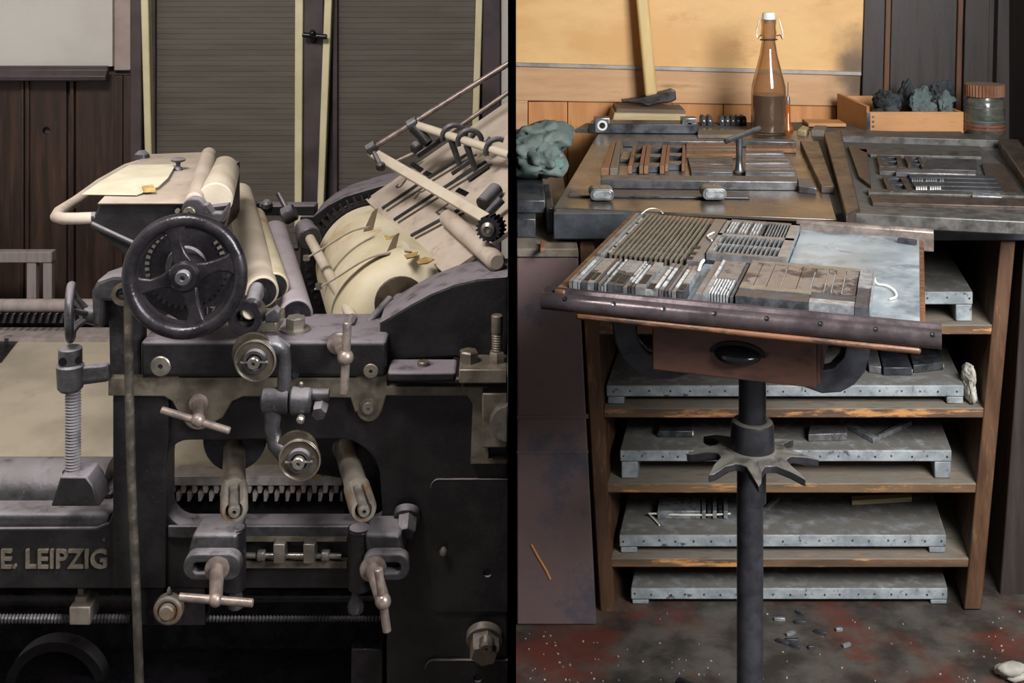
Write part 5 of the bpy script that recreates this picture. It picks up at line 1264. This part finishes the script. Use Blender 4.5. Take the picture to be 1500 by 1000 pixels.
# post, collar and star wheel
pz = lambda y: EYE - (y + 100) / FPX * pc.y
px0 = pc.x
part(st, 'upper_post', MB().cyl((pc.x, pc.y, 0.55), (pc.x, pc.y, ZTR - 0.055), 0.0285, seg=32), M['cast'])
part(st, 'head_plate', MB().lathe((pc.x, pc.y, ZTR - 0.075), (0, 0, 1), [(0, 0.05), (0.015, 0.12), (0.026, 0.12)], 32), M['cast'])
part(st, 'lower_post', MB().cyl((pc.x - 0.005, pc.y, 0.05), (pc.x - 0.005, pc.y, 0.63), 0.0275, seg=32), M['cast'])
zw = pz(668)
sw = part(st, 'star_wheel', MB(), M['cast_dusty']) if False else None
ringp = []; ns = 8
def star(rot, z):
    pts = []
    for i in range(ns):
        a0 = 2 * math.pi * (i + rot) / ns
        for f, r_, dz in ((0.0, 0.076, 0), (0.22, 0.082, 0), (0.40, 0.112, -0.004), (0.52, 0.138, -0.013), (0.58, 0.128, -0.011), (0.64, 0.098, -0.003), (0.82, 0.078, 0)):
            a = a0 + 2 * math.pi * f / ns
            pts.append(Vector((pc.x + r_ * math.cos(a), pc.y + r_ * math.sin(a), z + dz)))
    return pts
top = star(0.35, zw + 0.012); n = len(top); ct = Vector((pc.x, pc.y, zw + 0.02)); cb = Vector((pc.x, pc.y, zw - 0.004))
bot = [p - UP * 0.016 for p in top]
m = MB().add(top + bot + [ct, cb], [(i, (i + 1) % n, 2 * n) for i in range(n)] + [(n + (i + 1) % n, n + i, 2 * n + 1) for i in range(n)] + [(n + i, n + (i + 1) % n, (i + 1) % n, i) for i in range(n)])
swp = part(st, 'star_wheel', m, M['cast_dusty'], 0.002, label='dusty eight pointed star hand wheel')
part(swp, 'collar', MB().ring((pc.x, pc.y, zw + 0.012), (0, 0, 1), [(0, 0.0295), (0, 0.056), (0.006, 0.046), (0.055, 0.0445), (0.062, 0.042), (0.064, 0.038), (0.064, 0.0295)], 44), M['cast_dusty'])
base = part(st, 'base_boss', MB().lathe((pc.x - 0.005, pc.y, 0.0), (0, 0, 1), [(0, 0.07), (0.02, 0.07), (0.06, 0.04), (0.09, 0.032)], 28), M['cast'])
for k in range(4):
    a = R(25 + 90 * k); e = Vector((math.cos(a), math.sin(a), 0)); c0_ = Vector((pc.x - 0.005, pc.y, 0))
    part(st, 'foot', MB().tube([c0_ + e * 0.04 + UP * 0.05, c0_ + e * 0.14 + UP * 0.045, c0_ + e * 0.22 + UP * 0.028, c0_ + e * 0.27 + UP * 0.016], [0.022, 0.02, 0.016, 0.014], 12), M['cast'])

# ---- pages of type on the tray
TH = 0.024
def rect_of(quad, h_=TH):
    q = [TI(x_, y_, h_) for x_, y_ in quad]
    return max((q[0][0] + q[3][0]) / 2, 0.037), (q[1][0] + q[2][0]) / 2, max((q[0][1] + q[1][1]) / 2, 0.018), min((q[2][1] + q[3][1]) / 2, TDp - 0.0125)
def page(name, quad, label):
    u0, u1, v0, v1 = rect_of(quad)
    if 'grid' in label: u0 = 0.256
    t = thing(name, label, 'type page', TL((u0 + u1) / 2, (v0 + v1) / 2, 0.0))
    return t, u0, u1, v0, v1
def slug(t, u0, u1, v0, v1, h_, mat_, nm='slug'):
    return part(t, nm, tbox(u0, u1, v0, v1, 0.0005, h_), mat_)
def faces(t, u0, u1, v0, v1, h_, n, mat_, along='v'):
    m = MB()
    for k in range(n):
        if random.random() < 0.15: continue
        if along == 'v':
            a = v0 + (v1 - v0) * k / n; tbox(u0 + (u1 - u0) * 0.2, u1 - (u1 - u0) * 0.2, a, a + (v1 - v0) / n * 0.7, h_, h_ + 0.0025, m)
        else:
            a = u0 + (u1 - u0) * k / n; tbox(a, a + (u1 - u0) / n * 0.7, v0 + (v1 - v0) * 0.2, v1 - (v1 - v0) * 0.2, h_, h_ + 0.0025, m)
    if m.v: part(t, 'type_faces', m, M['face'], kind='stuff')

rnd = random.Random(4)
# front page with many narrow slugs
t, u0, u1, v0, v1 = page('type_page', [(829, 412), (1007, 425), (1024, 388), (866, 375)], 'tied page of grey type slugs against the front rail, at the wooden side edge')
us = [u0]
while us[-1] < u1 - 0.012: us.append(us[-1] + rnd.choice((0.006, 0.008, 0.010, 0.013, 0.018)))
us[-1] = u1
for a, b in zip(us[:-1], us[1:]):
    hh = TH + rnd.choice((0, 0, -0.001, -0.003, -0.006))
    mm = rnd.choice((M['lead'], M['lead'], M['lead_brown'], M['lead_dark'], M['lead_dark']))  # extra dark slugs stand in for shaded gaps between the lines
    if b - a > 0.012:
        k = rnd.uniform(0.3, 0.7) * (v1 - v0)
        slug(t, a, b - 0.0006, v0, v0 + k - 0.001, hh, mm); slug(t, a, b - 0.0006, v0 + k, v1, hh - 0.001, M['lead'])
        s_ = slug(t, a + 0.002, b - 0.003, v0 + k * 0.2, v0 + k * 0.75, hh + 0.0012, M['slug_black'], 'dark_recess')  # black strip on top, painted shade of a recess
    else:
        slug(t, a, b - 0.002, v0, v1, hh, mm)
        if rnd.random() < 0.6:
            w0 = rnd.uniform(0, 0.4) * (v1 - v0); faces(t, a, b, v0 + w0, v1 - rnd.uniform(0, 0.2) * (v1 - v0), hh, 16, M['lead'])
# back page of column rules
t, u0, u1, v0, v1 = page('type_page', [(869, 370), (1033, 384), (1056, 320), (913, 311)], 'tied page of close column rules standing behind the narrow slugs')
slug(t, u0, u1, v0, v1, 0.010, M['slug_black'], 'spacing_bed')
w = (u1 - u0)
slug(t, u0, u0 + w * 0.035, v0, v1, TH, M['lead_brown']); slug(t, u0 + w * 0.04, u0 + w * 0.07, v0, v1, TH - 0.002, M['lead'])
faces(t, u0 + w * 0.08, u0 + w * 0.12, v0 + 0.03, v1 - 0.03, 0.018, 22, M['lead'])
n = 15
for i in range(n):
    a = u0 + w * (0.13 + 0.74 * i / n)
    cuts = [0, 0.14, 0.26, 0.5, 0.75, 1.0]
    for c0_, c1_ in zip(cuts[:-1], cuts[1:]):
        slug(t, a, a + w * 0.018, v0 + (v1 - v0) * c0_, v0 + (v1 - v0) * c1_ - 0.0012, TH, M['slug_tan'], 'column_rule')
for c0_ in (0.14, 0.26): slug(t, u0 + w * 0.1, u0 + w * 0.87, v0 + (v1 - v0) * c0_ - 0.001, v0 + (v1 - v0) * c0_ + 0.0012, TH - 0.002, M['lead_brown'], 'cross_rule')
slug(t, u0 + w * 0.885, u1, v0, v1, TH, M['lead_brown'])
for c0_ in (0.03, 0.13, 0.26): slug(t, u0 + w * 0.87, u0 + w * 0.93, v0 + (v1 - v0) * c0_, v0 + (v1 - v0) * (c0_ + 0.05), TH + 0.001, M['slug_black'], 'dark_recess')  # black strips painted as shaded recesses
# back page with the grid
t, u0, u1, v0, v1 = page('type_page', [(1039, 369), (1156, 381), (1168, 328), (1061, 320)], 'tied page with a dark grid of boxes under the pinkish back rail')
w, dv = u1 - u0, v1 - v0
slug(t, u0, u1, v0, v1, 0.009, M['slug_black'], 'spacing_bed')
slug(t, u0, u1, v0, v0 + dv * 0.05, TH, M['lead_brown']); slug(t, u0, u1, v0 + dv * 0.50, v0 + dv * 0.56, TH, M['lead'])
slug(t, u0, u0 + w * 0.05, v0 + dv * 0.05, v1, TH, M['lead']); slug(t, u1 - w * 0.12, u1, v0 + dv * 0.05, v1, TH, M['lead'])
slug(t, u0 + w * 0.05, u1 - w * 0.12, v0 + dv * 0.27, v0 + dv * 0.285, TH - 0.001, M['lead'], 'cross_rule')
for i in range(14):
    a = u0 + w * (0.08 + 0.80 * i / 14)
    slug(t, a, a + w * 0.010, v0 + dv * 0.05, v0 + dv * 0.50, TH, M['lead'], 'column_rule')
faces(t, u0 + w * 0.05, u0 + w * 0.08, v0 + dv * 0.08, v0 + dv * 0.48, 0.02, 12, M['lead'])
for i in range(12):
    a = u0 + w * (0.08 + 0.48 * i / 12)
    slug(t, a, a + w * 0.03, v0 + dv * 0.58, v1 - dv * 0.05, TH - (0.004 if i % 4 == 3 else 0), M['lead'] if i % 4 != 3 else M['lead_dark'])
    if i % 4 != 3: faces(t, a, a + w * 0.03, v0 + dv * 0.62, v1 - dv * 0.1, TH - 0.0003, 9, M['lead'])
for i in range(7):
    a = u0 + w * (0.60 + 0.28 * i / 7)
    slug(t, a, a + w * 0.012, v0 + dv * 0.58, v1 - dv * 0.05, TH, M['lead'], 'column_rule')
slug(t, u0, u1, v1 - dv * 0.045, v1, TH, M['lead_brown'])
# middle page
t, u0, u1, v0, v1 = page('type_page', [(1024, 428), (1080, 433), (1094, 384), (1044, 379)], 'narrow tied page of bright standing slugs beside the framed plate page')
w, dv = u1 - u0, v1 - v0
slug(t, u0, u0 + w * 0.2, v0, v1, TH - 0.003, M['lead_brown']); slug(t, u0 + w * 0.2, u0 + w * 0.32, v0, v1, TH, M['lead'])
slug(t, u0 + w * 0.34, u1 - w * 0.12, v0 + dv * 0.46, v1, TH - 0.001, M['lead_brown'])
for i in range(7):
    a = u0 + w * (0.33 + 0.55 * i / 7)
    slug(t, a, a + w * 0.05, v0, v0 + dv * 0.44, TH - 0.001, M['lead'])
    faces(t, a, a + w * 0.06, v0 + 0.002, v0 + dv * 0.42, TH - 0.0012, 9, M['lead'])
slug(t, u1 - w * 0.10, u1 - 0.002, v0, v1, TH - 0.004, M['lead_dark'])
faces(t, u0 + w * 0.22, u0 + w * 0.30, v0 + dv * 0.5, v1 - 0.004, TH - 0.0003, 10, M['lead'])
# framed plate page
t, u0, u1, v0, v1 = page('type_page', [(1084, 433), (1279, 450), (1279, 394), (1096, 381)], 'wide page of smooth tarnished plates with a yellowish edge near the bare zinc')
w, dv = u1 - u0, v1 - v0
xs_ = [0, 0.10, 0.20, 0.31, 0.43, 0.54, 0.645, 0.70, 0.78, 0.88]
for i, (a, b) in enumerate(zip(xs_[:-1], xs_[1:])):
    slug(t, u0 + w * a, u0 + w * b - 0.0012, v0 + dv * 0.28, v1 - dv * 0.07, TH - 0.0006 * (i % 3), M['plate_page'], 'plate')
    if i in (2, 4, 5, 6, 7): slug(t, u0 + w * b - 0.0022, u0 + w * b - 0.0004, v0 + dv * 0.28, v1 - dv * 0.2, TH + 0.0004, M['lead'], 'rule')
slug(t, u0, u0 + w * 0.88, v1 - dv * 0.065, v1, TH, M['slug_tan'], 'rule')
slug(t, u0, u0 + w * 0.55, v0 + dv * 0.20, v0 + dv * 0.275, TH + 0.0005, M['slug_tan'], 'rule')
slug(t, u0, u0 + w * 0.55 - 0.001, v0, v0 + dv * 0.195, TH - 0.001, M['lead_dark'], 'plate')
slug(t, u0 + w * 0.55, u0 + w * 0.88, v0 + dv * 0.11, v0 + dv * 0.275, TH - 0.002, M['lead_dark'], 'plate')
slug(t, u0 + w * 0.55, u0 + w * 0.88, v0, v0 + dv * 0.105, TH - 0.0005, M['lead'], 'rule')
slug(t, u0 + w * 0.885, u1 - 0.003, v0 + dv * 0.5, v1, TH, M['lead'], 'plate'); slug(t, u0 + w * 0.885, u1 - 0.003, v0, v0 + dv * 0.495, TH - 0.002, M['lead_dark'], 'plate')
slug(t, u1 - 0.0025, u1, v0, v1, TH + 0.0006, M['lead'], 'rule')
# loose strings
def stringy(pts, label, r_=0.002):
    P_ = [G(x_, y_, ZTR + h_) for x_, y_, h_ in pts]
    out = []
    for i in range(len(P_) - 1):
        a, b = P_[max(i - 1, 0)], P_[min(i + 2, len(P_) - 1)]
        for k in range(5):
            s_ = k / 5; p, q = P_[i], P_[i + 1]
            m1, m2 = (q - a) / 2, (b - p) / 2
            out.append(p * (2 * s_ ** 3 - 3 * s_ ** 2 + 1) + m1 * (s_ ** 3 - 2 * s_ ** 2 + s_) + q * (-2 * s_ ** 3 + 3 * s_ ** 2) + m2 * (s_ ** 3 - s_ ** 2))
    out.append(P_[-1])
    return solo('string_end', MB().tube(out, r_, 7), M['string'], label, 'string')
stringy([(1280, 402, 0.012), (1284, 415, 0.004), (1298, 418, 0.004), (1310, 425, 0.004), (1313, 434, 0.003), (1304, 438, 0.003)], 'white string curling out on the bare zinc sheet')
stringy([(1043, 352, TH + 0.003), (1036, 346, TH + 0.003), (1042, 342, TH + 0.003), (1046, 340, TH + 0.006)], 'small hooked string end on the column rule page')
stringy([(1024, 395, TH + 0.003), (1027, 386, TH + 0.005), (1031, 381, TH + 0.006)], 'frayed pale string end between the two tied pages', 0.003)
stringy([(940, 313, TH + 0.003), (950, 306, TH + 0.004), (962, 306, TH + 0.004), (971, 312, TH + 0.003)], 'thin arched string at the far edge of the column rule page', 0.0014)

# ---- things on the letter boards
def on_board(name, quad, ytop, Yf, h_, mat_, label, cat, group=None, edge=None):
    Z = zpx(ytop, RY + 0.03) + h_
    return solo(name, MB().slab(quad, Z, h_ - 0.0006), mat_, label, cat, group, 0.002)
on_board('type_bundle', [(1338, 535), (1382, 530), (1372, 497), (1327, 500)], 564, 0, 0.022, M['lead_dark'], 'black inky type page on pale paper next to the white rag', 'type page')
on_board('type_bundle', [(1294, 538), (1336, 538), (1322, 500), (1284, 500)], 564, 0, 0.022, M['cast'], 'black inky type page lying between two others on the letter board', 'type page')
on_board('type_bundle', [(1273, 535), (1291, 537), (1282, 498), (1262, 498)], 564, 0, 0.020, M['lead_brown'], 'greyish type page half hidden by the curved bracket arm', 'type page')
on_board('paper_strip', [(1338, 539), (1383, 534), (1382, 530), (1338, 535)], 564, 0, 0.010, M['split_wood'], 'pale paper edge before the black type page by the white rag', 'paper')
on_board('paper_strip', [(1294, 543), (1337, 541), (1336, 537), (1294, 538)], 564, 0, 0.010, M['split_wood'], 'pale curled paper edge before the middle black type page', 'paper')
zz = zpx(598, RY + 0.004) + 0.0008
solo('white_rag', lump((xpx(1420, 3.22), 3.22, zz), 0.019, 0.045, 0.075, 14, 0.3), M['rag_white'], 'dirty white rag bunched on the shelf at the end of the letter board', 'rag')
on_board('type_bundle', [(964, 631), (1014, 631), (1014, 613), (966, 613)], 659, 0, 0.018, M['lead_dark'], 'small dark type block on cream card at the post', 'type page')
on_board('cream_card', [(963, 635), (1016, 634), (1016, 630), (963, 631)], 659, 0, 0.008, M['string'], 'cream card edge under the small dark type block', 'card')
on_board('wood_offcut', [(1184, 636), (1241, 634), (1240, 622), (1186, 622)], 659, 0, 0.020, M['lead_brown'], 'brown block on the letter board behind the star wheel', 'off-cut')
Zc = zpx(659, RY + 0.03)
m = MB().slab([(1228, 614), (1236, 612), (1284, 638), (1279, 642)], Zc + 0.014, 0.013)
m.slab([(1279, 642), (1284, 637), (1330, 612), (1336, 616)], Zc + 0.014, 0.013)
solo('corner_frame', m, M['lead'], 'open grey metal corner frame lying in a V on the letter board', 'metal frame', bev=0.001)
tpg = thing('type_page', 'old string tied type page on the letter board by the iron post', 'type page', G(1000, 745, zpx(783, RY + 0.03)))
Zd = zpx(783, RY + 0.03)
part(tpg, 'type_block', MB().slab([(963, 748), (1026, 748), (1026, 728), (966, 728)], Zd + 0.022, 0.0215), M['lead'], 0.001)
for k in range(5):
    part(tpg, 'slug', MB().slab([(1028 + k * 8, 748), (1034 + k * 8, 748), (1034 + k * 8, 728), (1028 + k * 8, 728)], Zd + 0.024 - 0.003 * (k % 2), 0.0215), M['lead_dark'] if k % 2 else M['lead'], 0.0008)
part(tpg, 'string', MB().tube([G(950, 752, Zd + 0.012), G(962, 752, Zd + 0.012), G(1000, 754, Zd + 0.012), G(1040, 754, Zd + 0.012), G(1070, 752, Zd + 0.012)], 0.0025, 7).tube([G(950, 752, Zd + 0.006), G(958, 760, Zd + 0.004), G(966, 769, Zd + 0.004)], 0.0022, 7), M['string'])
on_board('wooden_stick', [(1248, 733), (1336, 728), (1335, 722), (1247, 726)], 783, 0, 0.014, M['split_wood'], 'pale flat stick lying on the fourth letter board', 'stick')
m = MB().slab([(1108, 752), (1113, 754), (1142, 728), (1137, 726)], Zd + 0.012, 0.011)
solo('metal_rule', m, M['lead'], 'slanting grey metal rule beside the iron post', 'metal rule', bev=0.001)

# ---- bits on the floor
rnd = random.Random(9)
bits = [(1142, 907, 16), (1172, 911, 16), (1202, 926, 18), (1240, 945, 14), (1146, 940, 18), (1160, 938, 20), (1158, 928, 16), (1165, 946, 15), (1188, 948, 9), (1229, 922, 10), (1172, 897, 12)]
for k, (px, py, L) in enumerate(bits):
    c = G(px, py, 0.0033); a = rnd.uniform(-0.6, 0.6); s_ = U(L, c.y)
    d = Vector((math.cos(a), math.sin(a), 0))
    solo('loose_type', MB().obox(c + UP * 0.001, d, Vector((-d.y, d.x, 0)), UP, s_, 0.0085, 0.008), M['lead'] if k % 3 == 0 else M['lead_dark'], 'loose metal type piece dropped on the red stained floor', 'type piece', 'type pieces dropped on the floor', 0.001)
m = MB()
for k in range(110):
    px, py = rnd.uniform(765, 1495), rnd.uniform(893, 1000)
    if rnd.random() < 0.45: px = rnd.choice((rnd.uniform(765, 880), rnd.uniform(1400, 1495)))
    c = G(px, py, 0.0); s_ = rnd.choice((0.001, 0.0013, 0.0022)); a = rnd.uniform(0, 6)
    if 3.1 < c.y and px < 870: continue
    d = Vector((math.cos(a), math.sin(a), 0))
    m.obox(c + UP * 0.001, d, Vector((-d.y, d.x, 0)), UP, s_ * 2, s_ * 1.4, 0.002)
sp = mesh_object('floor_specks', m, M['speck'], Vector((0, 0, 0)))
sp['kind'] = 'stuff'; sp['label'] = 'pale dust and paper specks scattered on the floor'; sp['category'] = 'debris'
solo('pale_stone', lump(G(1488, 992, 0.0), 0.05, 0.04, 0.03, 4, 0.3, 2.5, 3), M['speck'], 'rough pale lump on the floor near the deep dark board', 'stone')
